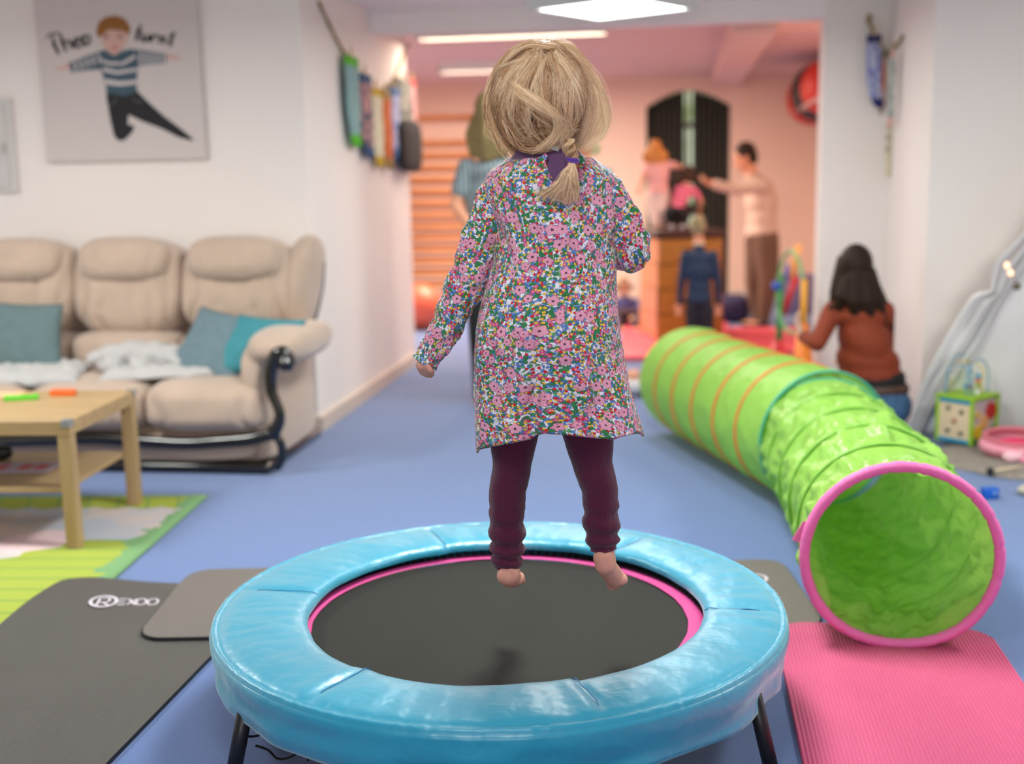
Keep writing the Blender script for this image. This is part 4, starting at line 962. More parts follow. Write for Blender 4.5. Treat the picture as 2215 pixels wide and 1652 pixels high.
# left hand peeping out of the cuff: palm and curled fingers, thumb on the inner side
g.ell(K_(917, 792, -.02), (.017, .024, .012), Matrix.Rotation(.5, 3, 'Y'))
for k, (x0, y0, x1, y1, x2, y2) in enumerate(((905, 790, 912, 806, 924, 813), (910, 792, 919, 808, 932, 814), (914, 790, 925, 806, 936, 811), (919, 790, 929, 802, 937, 805))):
    d = .012 - .011 * k; g.chain([K_(x0, y0, -.02 + d), K_(x1, y1, -.022 + d), K_(x2, y2, -.020 + d)], [.0068, .0060, .0048], n=10)
g.chain([K_(925, 790, -.045), K_(932, 800, -.05), K_(936, 806, -.045)], [.0065, .006, .005], n=10)
# right hand in front of the chest
g.ell(K_(1270, 470, .18), (.018, .024, .014))
for k in range(4): g.chain([K_(1262 + 6 * k, 466, .195), K_(1255 + 6 * k, 452, .21), K_(1254 + 6 * k, 458, .222)], [.0062, .0056, .005], n=10)
g.chain([K_(1284, 466, .18), K_(1282, 452, .19)], [.0066, .0055], n=10)
bd = g.build('body', m_skin, kid, remesh=.003, sm=6)
for s in (-1, 1):
    g = G(); g.ell(hd(s * .031, .079, -.006), (.011, .007, .008), RH); e_ = g.build('eye', M('eye_white', C(236, 232, 228), .2), bd)
    g = G(); g.ell(hd(s * .031, .0855, -.006), (.005, .0018, .005), RH); g.build('iris', M('iris_blue', C(60, 84, 104), .2), bd) if False else None
    g = G(); g.tube([hd(s * .018, .085, .012), hd(s * .031, .087, .016), hd(s * .044, .080, .012)], .0018, n=6); g.build('eyebrow', M('brow_blond', C(150, 112, 74), .8), bd)
# ---- hair
def hairmat(name, dark, mid, light):
    t = NT(name); a = t.n('Attribute', attribute_name='tone'); t.l(t.ramp(a.outputs['Fac'], [(0, dark), (.45, mid), (1, light)]), t.p.inputs['Base Color'])
    t.p.inputs['Roughness'].default_value = .36; t.p.inputs['Specular IOR Level'].default_value = .6; t.p.inputs['Anisotropic'].default_value = .4; return t.m
m_hair = hairmat('blond_hair', C(86, 54, 32), C(190, 138, 92), C(252, 220, 178)); m_scalp = M('hair_underlayer', C(84, 58, 40), .7, var=.25, vscale=70)
HA, HB, HCc = .088, .100, .106; HO = HC + Vector((0, -.002, .007))
def hp(px, py, lift, front=False):
    """point where the line of sight meets the head ellipsoid grown by lift"""
    d = ray(px, py); s = 1 + lift; o = Vector((0, 0, EYE)) - HO; hc = HCc * s if not front else HCc * s; q = (HA * s, HB * s, hc)
    dd = Vector((d.x / q[0], d.y / q[1], d.z / q[2])); oo = Vector((o.x / q[0], o.y / q[1], o.z / q[2]))
    A = dd.dot(dd); B = dd.dot(oo); Cc = oo.dot(oo) - 1; D = B * B - A * Cc
    t = (-B + (sqrt(D) if front else -sqrt(D))) / A if D > 0 else -B / A
    p = Vector((0, 0, EYE)) + d * t
    if p.z < HO.z - .045 and D > 0: k = min(1, (HO.z - .045 - p.z) / .05); p2 = K_(px, py, (1 if front else -1) * HB * (.62 + lift)); p = p.lerp(p2, .7 * k)
    return p
g = G(); rows = []
for i in range(25):
    a = -pi / 2 + pi * i / 24; a = max(min(a, 1.55), -1.0); row = []
    for j in range(40):
        b = 2 * pi * j / 40; d = Vector((cos(a) * cos(b), cos(a) * sin(b), sin(a))); fr = d.dot(FD); s = 1.0 if not (fr > .35 and d.z < .35) else .86
        row.append(HO + Vector((d.x * HA * s, d.y * HB * s, d.z * HCc * s)))
    rows.append(row)
g.grid(rows, cv=True, cap0=True, cap1=True); hr = g.build('hair', m_scalp, kid, label='messy dark blond hair gathered into a side braid')
HG = G(); HG.ca = []
def strand(pts, r0, tone, n=3, seg=4):
    P = spline(pts, seg); N = len(P); b = len(HG.v)
    HG.tube(P, [max(.00018, r0 * (1 - .75 * (i / N) ** 2)) for i in range(N)], n=n, caps=False); HG.ca += [tone] * (len(HG.v) - b)
def hairfield(guides, count, spread, r0, lift0, lift1, front=False, clumps=40, tone=(0, 1), cj=7., rr=random):
    """locks: every clump follows its own wandering path between two guides, strands gather along it"""
    n = len(guides[0]); per = max(1, count // clumps)
    for c in range(clumps):
        t = (c + rr.random()) / clumps * (len(guides) - 1); k = min(int(t), len(guides) - 2); f = t - k; sd = rr.random() * 99; L0 = rr.uniform(lift0, lift1); ct = rr.random(); cx = rr.gauss(0, cj * .5); cy = rr.gauss(0, cj * .4); wdt = rr.uniform(.6, 1.6); t1 = max(0, min(len(guides) - 1.001, t + rr.gauss(0, .45))); k1 = min(int(t1), len(guides) - 2); f1 = t1 - k1
        base = []
        for i in range(n):
            q = i / (n - 1); A = [lerp(guides[k][i][j], guides[k + 1][i][j], f) for j in range(2)]; B = [lerp(guides[k1][i][j], guides[k1 + 1][i][j], f1) for j in range(2)]
            lf = lerp(guides[k][i][2], guides[k + 1][i][2], f) if len(guides[k][i]) > 2 else 0
            base.append((lerp(A[0], B[0], q) + cx * q + cj * nz(sd, q * 3.2), lerp(A[1], B[1], q) + cy * q + cj * .8 * nz(sd + 9, q * 3.2), lf + L0 * sin(pi * min(1, q + .12)) + .012 + .02 * nz(sd + 4, q * 3)))
        for _ in range(per):
            jx = rr.gauss(0, spread * wdt); jy = rr.gauss(0, spread * wdt * .6); dl = rr.uniform(-.010, .014); s2 = rr.random() * 99; tn = min(1, max(0, lerp(tone[0], tone[1], .72 * ct + .28 * rr.random()))); stray = rr.random() < .10
            P2 = spline([(x + jx * (1.15 - .6 * i / (n - 1)) + (10 * nz(s2, i * .8) if stray else 0), y + jy, l_ + dl + (.03 * i / n if stray else 0)) for i, (x, y, l_) in enumerate(base)], 4)
            strand([hp(p.x + 1.2 * nz(s2, i * .25), p.y, max(.004, p.z), front) for i, p in enumerate(P2)], r0 * rr.uniform(.7, 1.3), tn, seg=1)
Z = 0
GB = [  # back field, left to right: crown -> nape
 [(1150, 112), (1082, 165), (1056, 228), (1066, 276), (1100, 306)],
 [(1158, 108), (1098, 170), (1074, 236), (1086, 284), (1128, 312)],
 [(1166, 112), (1120, 172), (1098, 236), (1116, 288), (1160, 316)],
 [(1172, 120), (1138, 176), (1128, 236), (1150, 290), (1182, 318)],
 [(1178, 124), (1160, 180), (1158, 238), (1180, 284), (1212, 316)],
 [(1184, 122), (1184, 180), (1190, 240), (1204, 282), (1222, 316)],
 [(1190, 120), (1208, 176), (1216, 238), (1222, 284), (1228, 318)],
 [(1198, 116), (1232, 170), (1244, 232), (1240, 282), (1234, 318)],
 [(1206, 110), (1252, 160), (1272, 225), (1262, 280), (1240, 316)],
 [(1212, 106), (1268, 156), (1292, 222), (1284, 282), (1246, 312)]]
hairfield(GB, 2500, 4.6, .00048, .0, .02, clumps=80, tone=(-.1, .8)); hairfield(GB, 2100, 3.2, .00046, .015, .06, clumps=120, tone=(-.15, 1.2), cj=16)
hairfield(GB, 520, 2.4, .0004, .04, .09, clumps=60, tone=(.3, 1.3), cj=26)
# top of the head, crown forward, seen edge-on
GT = [[(1196, 104), (1146, 99), (1104, 122), (1070, 168), (1052, 225)], [(1200, 97), (1152, 91), (1112, 106), (1078, 146), (1058, 200)], [(1160, 96), (1196, 92), (1232, 100), (1264, 134), (1284, 190)], [(1162, 102), (1206, 98), (1244, 114), (1276, 156), (1296, 215)]]
hairfield(GT[:2], 460, 3.4, .0006, .0, .025, clumps=26, tone=(.2, 1.1), cj=5); hairfield(GT[2:], 460, 3.4, .0006, .0, .025, clumps=26, tone=(.2, 1.1), cj=5)
# loose lock swept across from the left towards the braid
GL = [[(1104, 176, .05), (1132, 196, .09), (1168, 216, .11), (1200, 252, .12), (1196, 290, .11), (1170, 318, .10), (1142, 330, .08)], [(1112, 182, .05), (1142, 206, .10), (1176, 228, .12), (1206, 258, .13), (1206, 288, .12), (1182, 314, .12), (1156, 330, .10)], [(1120, 200, .05), (1150, 226, .10), (1184, 246, .11), (1214, 262, .12), (1226, 276, .12), (1232, 296, .10), (1230, 314, .08)]]
hairfield(GL[:2], 170, 3, .0006, .0, .02, clumps=8, tone=(.6, 1.3), cj=5); hairfield(GL[1:], 120, 5, .0005, .0, .02, clumps=14, tone=(.5, 1.2), cj=12)
# strands hanging loose over the left cheek
GC = [[(1084, 150, .02), (1056, 215, .04), (1058, 270, .05), (1078, 315, .06), (1098, 342, .05)], [(1098, 160, .02), (1076, 230, .05), (1082, 285, .07), (1110, 322, .08), (1150, 334, .08)], [(1110, 170, .02), (1096, 240, .05), (1108, 290, .08), (1140, 325, .10), (1184, 322, .12)]]
hairfield(GC, 230, 1.8, .00055, .0, .05, clumps=38, tone=(-.1, 1), cj=16)
# puff on the right side, loose and see-through
GP = [[(1244, 118, .0), (1290, 170, .06), (1312, 240, .10), (1306, 290, .10), (1262, 322, .10)], [(1240, 124, .0), (1284, 184, .04), (1300, 244, .06), (1288, 278, .06), (1244, 290, .06)], [(1236, 140, .0), (1272, 200, .03), (1288, 240, .04), (1272, 262, .04), (1236, 286, .05)]]
hairfield(GP, 420, 3.4, .00045, .0, .04, clumps=44, tone=(.4, 1.2), cj=9); hairfield(GP[:2], 60, 9, .0003, .0, .06, clumps=30, tone=(.6, 1.2))
# front of the head, hidden from the camera
GF = [[(1150, 112), (1090, 150), (1062, 210), (1070, 270), (1092, 320)], [(1170, 108), (1120, 140), (1080, 190), (1078, 230), (1084, 275)], [(1182, 106), (1176, 128), (1168, 150), (1164, 166), (1160, 176)], [(1196, 108), (1232, 140), (1262, 190), (1264, 240), (1256, 290)], [(1212, 112), (1256, 160), (1278, 220), (1276, 270), (1250, 315)]]
hairfield(GF, 900, 6, .0008, .01, .05, True, clumps=70)
# flyaways
rf = random.Random(5)
for k in range(230):
    a = rf.uniform(-.2, pi + .2) if k % 3 else rf.uniform(-.9, pi + .9); c0 = (1172 + cos(a) * 96, 206 - sin(a) * 96); b = a + rf.uniform(-.7, .7); R1 = rf.uniform(104, 150 if k % 4 == 0 else 122)
    m_ = ((c0[0] + 1172 + cos(b) * R1) / 2 + rf.gauss(0, 8), (c0[1] + 206 - sin(b) * R1) / 2 + rf.gauss(0, 8)); dz_ = rf.uniform(-.04, .04)
    strand([K_(*c0, dz_), K_(*m_, dz_), K_(1172 + cos(b) * R1, 210 - sin(b) * R1, dz_ * 1.5)], .00028, rf.uniform(.5, 1), seg=5)
for k in range(50):
    x = rf.uniform(1080, 1260); y = rf.uniform(250, 325); strand([hp(x, y, .06), hp(x + rf.gauss(0, 14), y + rf.uniform(5, 20), .12), hp(x + rf.gauss(4, 26), y + rf.uniform(-8, 28), .16)], .0003, rf.uniform(.4, 1.1), seg=5)
HG.build('hair_strands', m_hair, hr); nh = len(HG.v)
# braid, tie and tail
HG = G(); HG.ca = []
def K2(x, y, d=-.112): return K_(x, y, d)
for s in range(3):
    for k in range(190):
        ph = s * 2 * pi / 3; pts = []; ox, oy = rf.gauss(0, 2.8), rf.gauss(0, .0035)
        for i in range(9):
            q = i / 8; a = ph + q * 6.0; wd = lerp(10, 7, q) * (1 - .4 * (q > .9)); pts.append(K_(lerp(1226, 1240, q) + wd * cos(a) + ox, lerp(300, 347, q) + 1.5 * sin(a * 2), -.106 - .007 * sin(a) + oy))
        strand(pts, .0006, min(1, max(0, rf.gauss(.72, .2))), seg=2)
for k in range(760):
    q = rf.random() ** 1.2; big = rf.random() < .62; ex, ey = (lerp(1236, 1156, q) + rf.gauss(0, 6), lerp(436, 420, q) + rf.gauss(0, 7)) if big else (lerp(1226, 1254, rf.random()), rf.uniform(390, 440))
    m1 = (1239 + (ex - 1239) * .22 + rf.gauss(0, 2.5), 372 + rf.gauss(0, 2)); m2 = (1239 + (ex - 1239) * (.50 if big else .7) + rf.gauss(0, 3), 402 + rf.gauss(0, 2)); d = -.113 + rf.uniform(-.008, .008)
    strand([K_(1239 + rf.gauss(0, 2.6), 350, d), K_(*m1, d - .004), K_(*m2, d + .002), K_(ex, ey, d + .012)], .00055, min(1, max(0, rf.gauss(.82, .18))), seg=4)
HG.build('braid', m_hair, hr, label='pale braid end hanging on the back')
for zz in (343, 349): g = G(); c = K_(1238 + (zz - 343) * .3, zz, -.112); g.tube([c + Vector((cos(a / 20 * 2 * pi) * .0098, sin(a / 20 * 2 * pi) * .0098, .002 * cos(a / 20 * 2 * pi + zz))) for a in range(20)], .0026, n=8, closed=True); g.build('hair_tie', M('hair_tie_purple', C(98, 54, 150), .7), hr)
# ================================================================== people in the background
def pal(name, c, **k): return M(name, c, .75, **k)
m_skin2 = M('skin_warm', C(226, 160, 126), .55, sss=.15)
def person(label, J, sc, skin, top=None, trousers=None, hair=None, long=0., face=(0, 1, 0), shoes=None, vox=.009, sleeves='long', legs='long', fat=1., toph=True, extra=None, root=None, group=None):
    """J: joints in world coordinates; sc: body scale (1 = 1.7 m adult)"""
    J = {k: Vector(v) for k, v in J.items()}; f = Vector(face).normalized(); sd = Vector((f.y, -f.x, 0)); sd = sd.normalized() if sd.length > .01 else Vector((1, 0, 0)); u = sd.cross(f).normalized()
    if u.z < 0: u = -u
    R = Matrix((sd, f, u)).transposed(); H = J['head']; t = thing('person', label, 'person', root or (J['hip'].x, J['hip'].y, 0), group)
    hh = J.get('hs', Vector((1, 0, 0))).x * sc if 'hs' in J else sc
    P = lambda a, b, c: H + (sd * a + f * b + u * c) * hh
    g = G(); g.ell(P(0, -.01, .02), (.076 * hh, .094 * hh, .10 * hh), R); g.ell(P(0, .03, -.045), (.058 * hh, .062 * hh, .06 * hh), R); g.ell(P(0, .062, -.092), (.022 * hh, .02 * hh, .02 * hh), R)
    g.caps(P(0, .092, 0), P(0, .106, -.030), .008 * hh, .012 * hh)
    for s in (-1, 1): g.ell(P(s * .078, 0, -.01), (.009 * hh, .018 * hh, .028 * hh), R); g.caps(P(s * .016, .090, -.060), P(0, .096, -.060), .005 * hh, .006 * hh)
    g.caps(P(0, -.02, -.06), J['neck'], .052 * sc, .056 * sc)
    sh = (J['shL'] + J['shR']) / 2; hip = J['hip']; chest = sh.lerp(hip, .35); waist = sh.lerp(hip, .7)
    lat = (J['shR'] - J['shL']).normalized(); ax = (sh - hip).normalized(); fw = ax.cross(lat).normalized(); RT = Matrix((lat, fw, ax)).transposed()
    def torso(g, k=0., low=True):
        w_ = (J['shR'] - J['shL']).length / 2
        g.ell(sh + ax * -.03 * sc, (w_ * 1.0 + k, .085 * sc * fat + k, .07 * sc + k), RT); g.ell(chest, (w_ * .92 + k, .108 * sc * fat + k, .17 * sc + k), RT); g.ell(waist, (w_ * .80 * fat + k, .098 * sc * fat + k, .16 * sc + k), RT)
        if not low: g.ell(hip.lerp(sh, .44), (w_ * .82 * fat + k, .100 * sc * fat + k, .12 * sc), RT)
        if low: g.ell(hip + ax * .02, (w_ * .90 * fat + k, .108 * sc * fat + k, .12 * sc + k), RT)
    torso(g)
    for s in 'LR':
        g.chain([J['sh' + s], J['el' + s], J['wr' + s]], [.046 * sc, .036 * sc, .025 * sc])
        d = J.get('hd' + s, (J['wr' + s] - J['el' + s]).normalized()); d = Vector(d).normalized(); pn = d.orthogonal().normalized() if abs(d.z) < .9 else Vector((1, 0, 0)); pn = Vector((-d.y, d.x, 0)).normalized() if hypot(d.x, d.y) > .2 else lat; q = d.cross(pn).normalized(); W = J['wr' + s]
        g.ell(W + d * .045 * sc, (.040 * sc, .017 * sc, .048 * sc), Matrix((pn, q, d)).transposed())
        for k in range(4):
            o_ = pn * (-.030 + .02 * k) * sc; L = (.068, .078, .074, .058)[k] * sc; b0 = W + d * .082 * sc + o_; b1 = b0 + (d * .8 + q * .25) * L * .5; b2 = b1 + (d * .6 + q * .6).normalized() * L * .5; g.chain([b0, b1, b2], [.0095 * sc, .0085 * sc, .007 * sc], n=8)
        b0 = W + d * .03 * sc - pn * .035 * sc; g.chain([b0, b0 + (d * .6 - pn * .7) * .035 * sc, b0 + (d * .95 - pn * .55) * .062 * sc], [.011 * sc, .010 * sc, .008 * sc], n=8)
        g.chain([J['hip' + s], J['kn' + s], J['an' + s]], [.085 * sc, .058 * sc, .036 * sc]); ft = J.get('ft' + s, f); ft = Vector(ft).normalized()
        g.caps(J['an' + s] - ft * .02 * sc + Vector((0, 0, -.02 * sc)), J['an' + s] + ft * .13 * sc - Vector((0, 0, .035 * sc)), .034 * sc, .026 * sc)
        for k in range(5): lt = Vector((ft.y, -ft.x, 0)); b0 = J['an' + s] + ft * .14 * sc + lt * (.026 - .012 * k) * sc * (1 if s == 'R' else -1) - Vector((0, 0, .045 * sc)); g.caps(b0, b0 + ft * (.03 - .004 * k) * sc, .009 * sc, .008 * sc, n=8)
    bd = g.build('body', skin, t, remesh=vox * .75, sm=4)
    for s in (-1, 1): g = G(); g.ell(P(s * .033, .082, .004), (.011 * hh, .007 * hh, .007 * hh), R); g.build('eye', M('eye_dark', C(60, 50, 48), .2), bd)
    if top:
        g = G(); torso(g, .016 * sc, toph); g.caps(J['neck'] - Vector((0, 0, .01)), sh, .060 * sc, .075 * sc)
        for s in 'LR':
            if sleeves == 'long': g.chain([J['sh' + s], J['el' + s], J['wr' + s]], [.060 * sc, .048 * sc, .036 * sc])
            else: g.chain([J['sh' + s], J['sh' + s].lerp(J['el' + s], .6)], [.060 * sc, .056 * sc])
        g.build('top', top, t, remesh=vox, sm=16)
    if trousers:
        g = G(); w_ = (J['shR'] - J['shL']).length / 2; g.ell(hip, (w_ * .92 * fat + .012, .118 * sc * fat, .11 * sc), RT)
        for s in 'LR': g.chain([J['hip' + s], J['kn' + s], J['kn' + s].lerp(J['an' + s], .95 if legs == 'long' else .1)], [.098 * sc * fat, .078 * sc * fat, .060 * sc])
        g.build('trousers', trousers, t, remesh=vox, sm=8)
    if shoes:
        for s in 'LR':
            ft = Vector(J.get('ft' + s, f)).normalized(); g = G(); a = J['an' + s]; g.caps(a - Vector((0, 0, .01)), a - Vector((0, 0, .045 * sc)), .042 * sc, .042 * sc); g.caps(a - ft * .02 * sc - Vector((0, 0, .04 * sc)), a + ft * .15 * sc - Vector((0, 0, .048 * sc)), .040 * sc, .034 * sc); g.build('shoe', shoes, t, remesh=vox, sm=4)
    if hair:
        g = G(); g.ell(P(0, -.022, .035), (.086 * hh, .098 * hh, .098 * hh), R); g.ell(P(0, -.045, -.01), (.080 * hh, .07 * hh, .085 * hh), R)
        if long:
            for k in range(-3, 4): a = P(k * .024, -.06 + abs(k) * .012, -.02); bb = Vector((a.x, a.y, a.z - long * (1 - .05 * abs(k)))) + sd * .012 * k; m_ = a.lerp(bb, .5) - f * .012 + sd * .006 * k; g.chain([a, m_, bb], [.040 * hh, .042 * hh, .030 * hh])
        hr_ = g.build('hair', hair, t, remesh=vox * .8, sm=4)
    if extra: extra(t, J, P, sc)
    return t
def hairtone(name, c): return M(name, c, .6, var=.3, vscale=50, bs=.5, bscale=120, bdist=.004, spec=.25)
Wp = aty
def L_(*a): return Vector(a)
# ---- woman standing in the passage, half hidden behind the toddler
def stripemat():
    t = NT('striped_shirt_cloth'); q = t.xyz(t.n('TexCoord').outputs['Object'])
    s = t.math('GREATER_THAN', t.math('SINE', t.math('MULTIPLY', t.math('ADD', q[0], t.math('MULTIPLY', q[1], .4)), 230.)), .45)
    t.l(t.mix(s, C(96, 118, 134), C(170, 176, 168)), t.p.inputs['Base Color']); t.p.inputs['Roughness'].default_value = .8; return t.m
Y = 6.5; h0 = Wp(1052, 228, Y)
wx = h0.x + .06
person('woman in a striped blue-grey shirt and black trousers standing beyond the toddler, left of her', dict(head=Wp(1062, 245, Y), neck=Wp(1075, 325, Y), shL=Wp(1010, 362, Y), shR=Wp(1145, 362, Y), elL=Wp(985, 445, Y - .04), elR=Wp(1190, 455, Y - .1), wrL=Wp(1040, 520, Y - .16), wrR=Wp(1150, 540, Y - .2), hip=Wp(1062, 560, Y), hipL=Wp(1040, 590, Y), hipR=Wp(1085, 590, Y), knL=Wp(1040, 725, Y), knR=Wp(1085, 725, Y), anL=Wp(1046, 868, Y + .02), anR=Wp(1085, 872, Y), ftL=(-.9, -.5, 0), ftR=(.2, -1, 0)), .92,
       m_skin2, stripemat(), pal('black_cloth', C(22, 24, 26)), hairtone('hair_ash_blond', C(140, 122, 80)), .22, (.3, .9, 0), M('shoe_black', C(20, 20, 22), .5), sleeves='short')
# ---- man in a beige sweater reaching to the children on the box
Y = 10.0
person('man in a beige sweater and brown trousers reaching out to the climbing girls', dict(head=Wp(1611, 340, Y), neck=Wp(1625, 378, Y), shL=Wp(1638, 398, Y + .16), shR=Wp(1652, 402, Y - .16), elL=Wp(1592, 408, Y + .1), elR=Wp(1594, 412, Y - .2), wrL=Wp(1548, 396, Y + .06), wrR=Wp(1546, 402, Y - .22), hip=Wp(1648, 505, Y), hipL=Wp(1640, 520, Y + .09), hipR=Wp(1656, 520, Y - .09), knL=Wp(1634, 612, Y + .10), knR=Wp(1662, 612, Y - .12), anL=Wp(1640, 692, Y + .10), anR=Wp(1650, 694, Y - .12), ftL=(-1, 0, 0), ftR=(-1, 0, 0), hdL=(-1, 0, .3), hdR=(-1, 0, .3)), .93,
       m_skin2, pal('sweater_beige', C(214, 186, 168), bs=.3, bscale=120), pal('trousers_brown', C(110, 84, 66)), hairtone('hair_dark_brown', C(46, 34, 28)), 0, (-.9, -.1, -.35), M('shoe_dark', C(40, 34, 34), .5), fat=1.22, root=(Wp(1648, 694, Y).x, Y, 0))
# ---- wooden vaulting box
m_box = woodmat('vault_box_wood', C(150, 96, 30), C(176, 118, 44)); m_boxe = woodmat('vault_box_end_wood', C(206, 132, 92), C(222, 150, 108), 2)
bl = Wp(1420, 745, 8.8); br = Wp(1565, 745, 8.8); ztop = Wp(1490, 498, 8.8).z
t = thing('vaulting_box', 'tall wooden vaulting box the girls climb on', 'gym equipment', ((bl.x + br.x) / 2, 9.1, 0)); nseg = 4; zs = [.0 + (ztop - .06) * k / nseg for k in range(nseg + 1)]
XL = 0.; XR = (br.x - bl.x) * 1.03; TB = Matrix.Translation((bl.x, 8.8, .042)) @ Matrix.Rotation(radians(14), 4, 'Z')
zs = [(ztop - .06 - .042) * k / nseg for k in range(nseg + 1)]; ztop = ztop - .042; DB = .60
for k in range(nseg):
    a, b = zs[k] + .004, zs[k + 1] - .004; i0 = .004 * k; g = G(); g.box((i0, 0, a), (XR - i0, .022, b), T=TB); g.box((i0, DB - .022, a), (XR - i0, DB, b), T=TB)
    g.box((i0 + .02, .02, a + .01), (XR - i0 - .02, DB - .02, b - .01), T=TB)
    sec = g.build('box_section', m_box, t, smooth=False)
    for x in (i0 - .001, XR - i0 - .021): g = G(); g.box((x, .0, a), (x + .022, DB, b), T=TB); g.build('end_board', m_boxe, sec, smooth=False, bevel=.003)
    if k % 2: g = G(); g.box((XR / 2 - .06, -.004, (a + b) / 2 - .012), (XR / 2 + .06, .003, (a + b) / 2 + .012), T=TB); g.build('hand_hole', M('hole_dark', C(26, 18, 12), .9), sec, smooth=False)
g = G(); g.box((-.01, -.02, ztop - .06), (XR + .01, DB + .03, ztop), T=TB); g.build('padded_top', M('leather_dark', C(66, 36, 28), .6), t, bevel=.025, label='dark padded leather top')
ztop += .042
# ---- two girls on the box
zb = ztop
Y = 9.15
g1 = Wp(1418, 312, Y)
person('girl with reddish blond hair and pale pink shirt climbing on the vaulting box', dict(head=Wp(1418, 322, Y), neck=Wp(1424, 345, Y), shL=Wp(1402, 360, Y), shR=Wp(1448, 356, Y), elL=Wp(1390, 385, Y - .03), elR=Wp(1468, 360, Y + .05), wrL=Wp(1383, 406, Y - .08), wrR=Wp(1480, 362, Y + .10), hip=Wp(1424, 418, Y), hipL=Wp(1414, 424, Y), hipR=Wp(1434, 424, Y), knL=Wp(1414, 456, Y - .03), knR=Wp(1432, 452, Y - .05), anL=L_(Wp(1418, 490, Y).x, Y - .08, zb + .035), anR=L_(Wp(1434, 490, Y).x, Y + .02, zb + .035), ftL=(-.2, 1, 0), ftR=(.2, 1, 0)), .56,
       m_skin2, pal('shirt_pale_pink', C(244, 176, 170)), pal('leggings_white', C(232, 200, 190)), hairtone('hair_reddish_blond', C(214, 140, 74)), .09, (.1, .95, -.1), vox=.007, sleeves='short', root=(Wp(1424, 418, Y).x, Y, zb))
Y = 9.08
person('dark-haired girl in a bright pink shirt crouching on the vaulting box', dict(head=Wp(1488, 378, Y + .06), neck=Wp(1484, 402, Y + .03), shL=Wp(1470, 408, Y), shR=Wp(1500, 412, Y + .02), elL=Wp(1456, 436, Y + .12), elR=Wp(1516, 436, Y + .03), wrL=Wp(1466, 462, Y + .2), wrR=Wp(1512, 462, Y + .12), hip=Wp(1462, 452, Y - .04), hipL=Wp(1452, 462, Y), hipR=Wp(1474, 462, Y), knL=Wp(1456, 452, Y + .16), knR=Wp(1490, 452, Y + .16), anL=L_(Wp(1452, 480, Y).x, Y + .02, zb + .035), anR=L_(Wp(1476, 480, Y).x, Y + .04, zb + .035), ftL=(-.1, 1, 0), ftR=(.1, 1, 0)), .54,
       m_skin2, pal('shirt_bright_pink', C(232, 112, 140)), pal('trousers_dark', C(38, 34, 38)), hairtone('hair_dark', C(70, 46, 34)), .05, (.3, .9, -.2), M('shoe_white_blue', C(206, 212, 222), .6), vox=.007, sleeves='short', root=(Wp(1462, 460, Y).x, Y, zb))
# ---- boy in a navy sweater
Y = 8.35
person('boy in a navy sweater standing in front of the vaulting box', dict(head=Wp(1510, 490, Y), neck=Wp(1512, 528, Y), shL=Wp(1484, 552, Y), shR=Wp(1542, 552, Y), elL=Wp(1474, 605, Y), elR=Wp(1552, 605, Y), wrL=Wp(1470, 655, Y + .02), wrR=Wp(1553, 655, Y + .02), hip=Wp(1512, 650, Y), hipL=Wp(1500, 668, Y), hipR=Wp(1526, 668, Y), knL=Wp(1498, 712, Y), knR=Wp(1530, 712, Y), anL=Wp(1498, 760, Y), anR=Wp(1532, 760, Y)), .62,
       m_skin2, pal('sweater_navy', C(26, 52, 84)), pal('trousers_navy', C(22, 30, 44)), hairtone('hair_dull_blond', C(150, 140, 108)), 0, (.1, 1, 0), M('shoe_navy', C(28, 36, 60), .6), vox=.007, root=(Wp(1512, 650, Y).x, Y, 0),
       extra=lambda t, J, P, sc: (lambda g: (g.tube([J['neck'] + Vector((.034 * cos(k / 12 * 2 * pi), .034 * sin(k / 12 * 2 * pi), .004)) for k in range(12)], .010, closed=True), g.build('collar', M('collar_cream', C(226, 206, 176), .7), t)))(G()))
# ---- child sitting on the floor behind the toddler's arm
Y = 9.9
person('small blond child sitting on the floor in the back room left of the vaulting box', dict(head=Wp(1349, 618, Y), neck=Wp(1350, 642, Y), shL=Wp(1334, 652, Y), shR=Wp(1372, 652, Y), elL=Wp(1330, 672, Y + .05), elR=Wp(1378, 670, Y - .05), wrL=Wp(1345, 684, Y + .1), wrR=Wp(1370, 684, Y - .14), hip=L_(Wp(1356, 690, Y).x, Y, .09), hipL=L_(Wp(1346, 690, Y).x, Y, .08), hipR=L_(Wp(1366, 690, Y).x, Y, .08), knL=L_(Wp(1335, 690, Y).x, Y - .2, .09), knR=L_(Wp(1385, 690, Y).x, Y - .2, .09), anL=L_(Wp(1345, 690, Y).x, Y - .38, .05), anR=L_(Wp(1375, 690, Y).x, Y - .38, .05)), .55,
       m_skin2, pal('shirt_blue_violet', C(92, 92, 150)), pal('trousers_dark_violet', C(60, 44, 60)), hairtone('hair_light_brown', C(150, 124, 92)), .02, (.4, -.8, 0), vox=.008)
# ---- pale-haired child glimpsed through the toddler's loose hair
Y = 7.6
xh = Wp(1285, 300, Y)
person('person with pale greenish blond hair, almost wholly hidden behind the toddler', dict(head=Wp(1262, 305, Y), neck=Wp(1262, 348, Y), shL=Wp(1216, 372, Y), shR=Wp(1312, 374, Y), elL=Wp(1206, 450, Y), elR=Wp(1314, 455, Y), wrL=Wp(1225, 520, Y - .1), wrR=Wp(1300, 520, Y - .1), hip=Wp(1262, 545, Y), hipL=Wp(1240, 560, Y), hipR=Wp(1284, 560, Y), knL=Wp(1242, 680, Y), knR=Wp(1284, 680, Y), anL=Wp(1242, 800, Y), anR=Wp(1284, 800, Y)), .80,
       m_skin2, pal('shirt_pale', C(196, 200, 190)), pal('black_cloth', C(22, 24, 26)), hairtone('hair_pale', C(206, 206, 160)), .06, (.3, -.9, 0), M('shoe_black', C(20, 20, 22), .5))
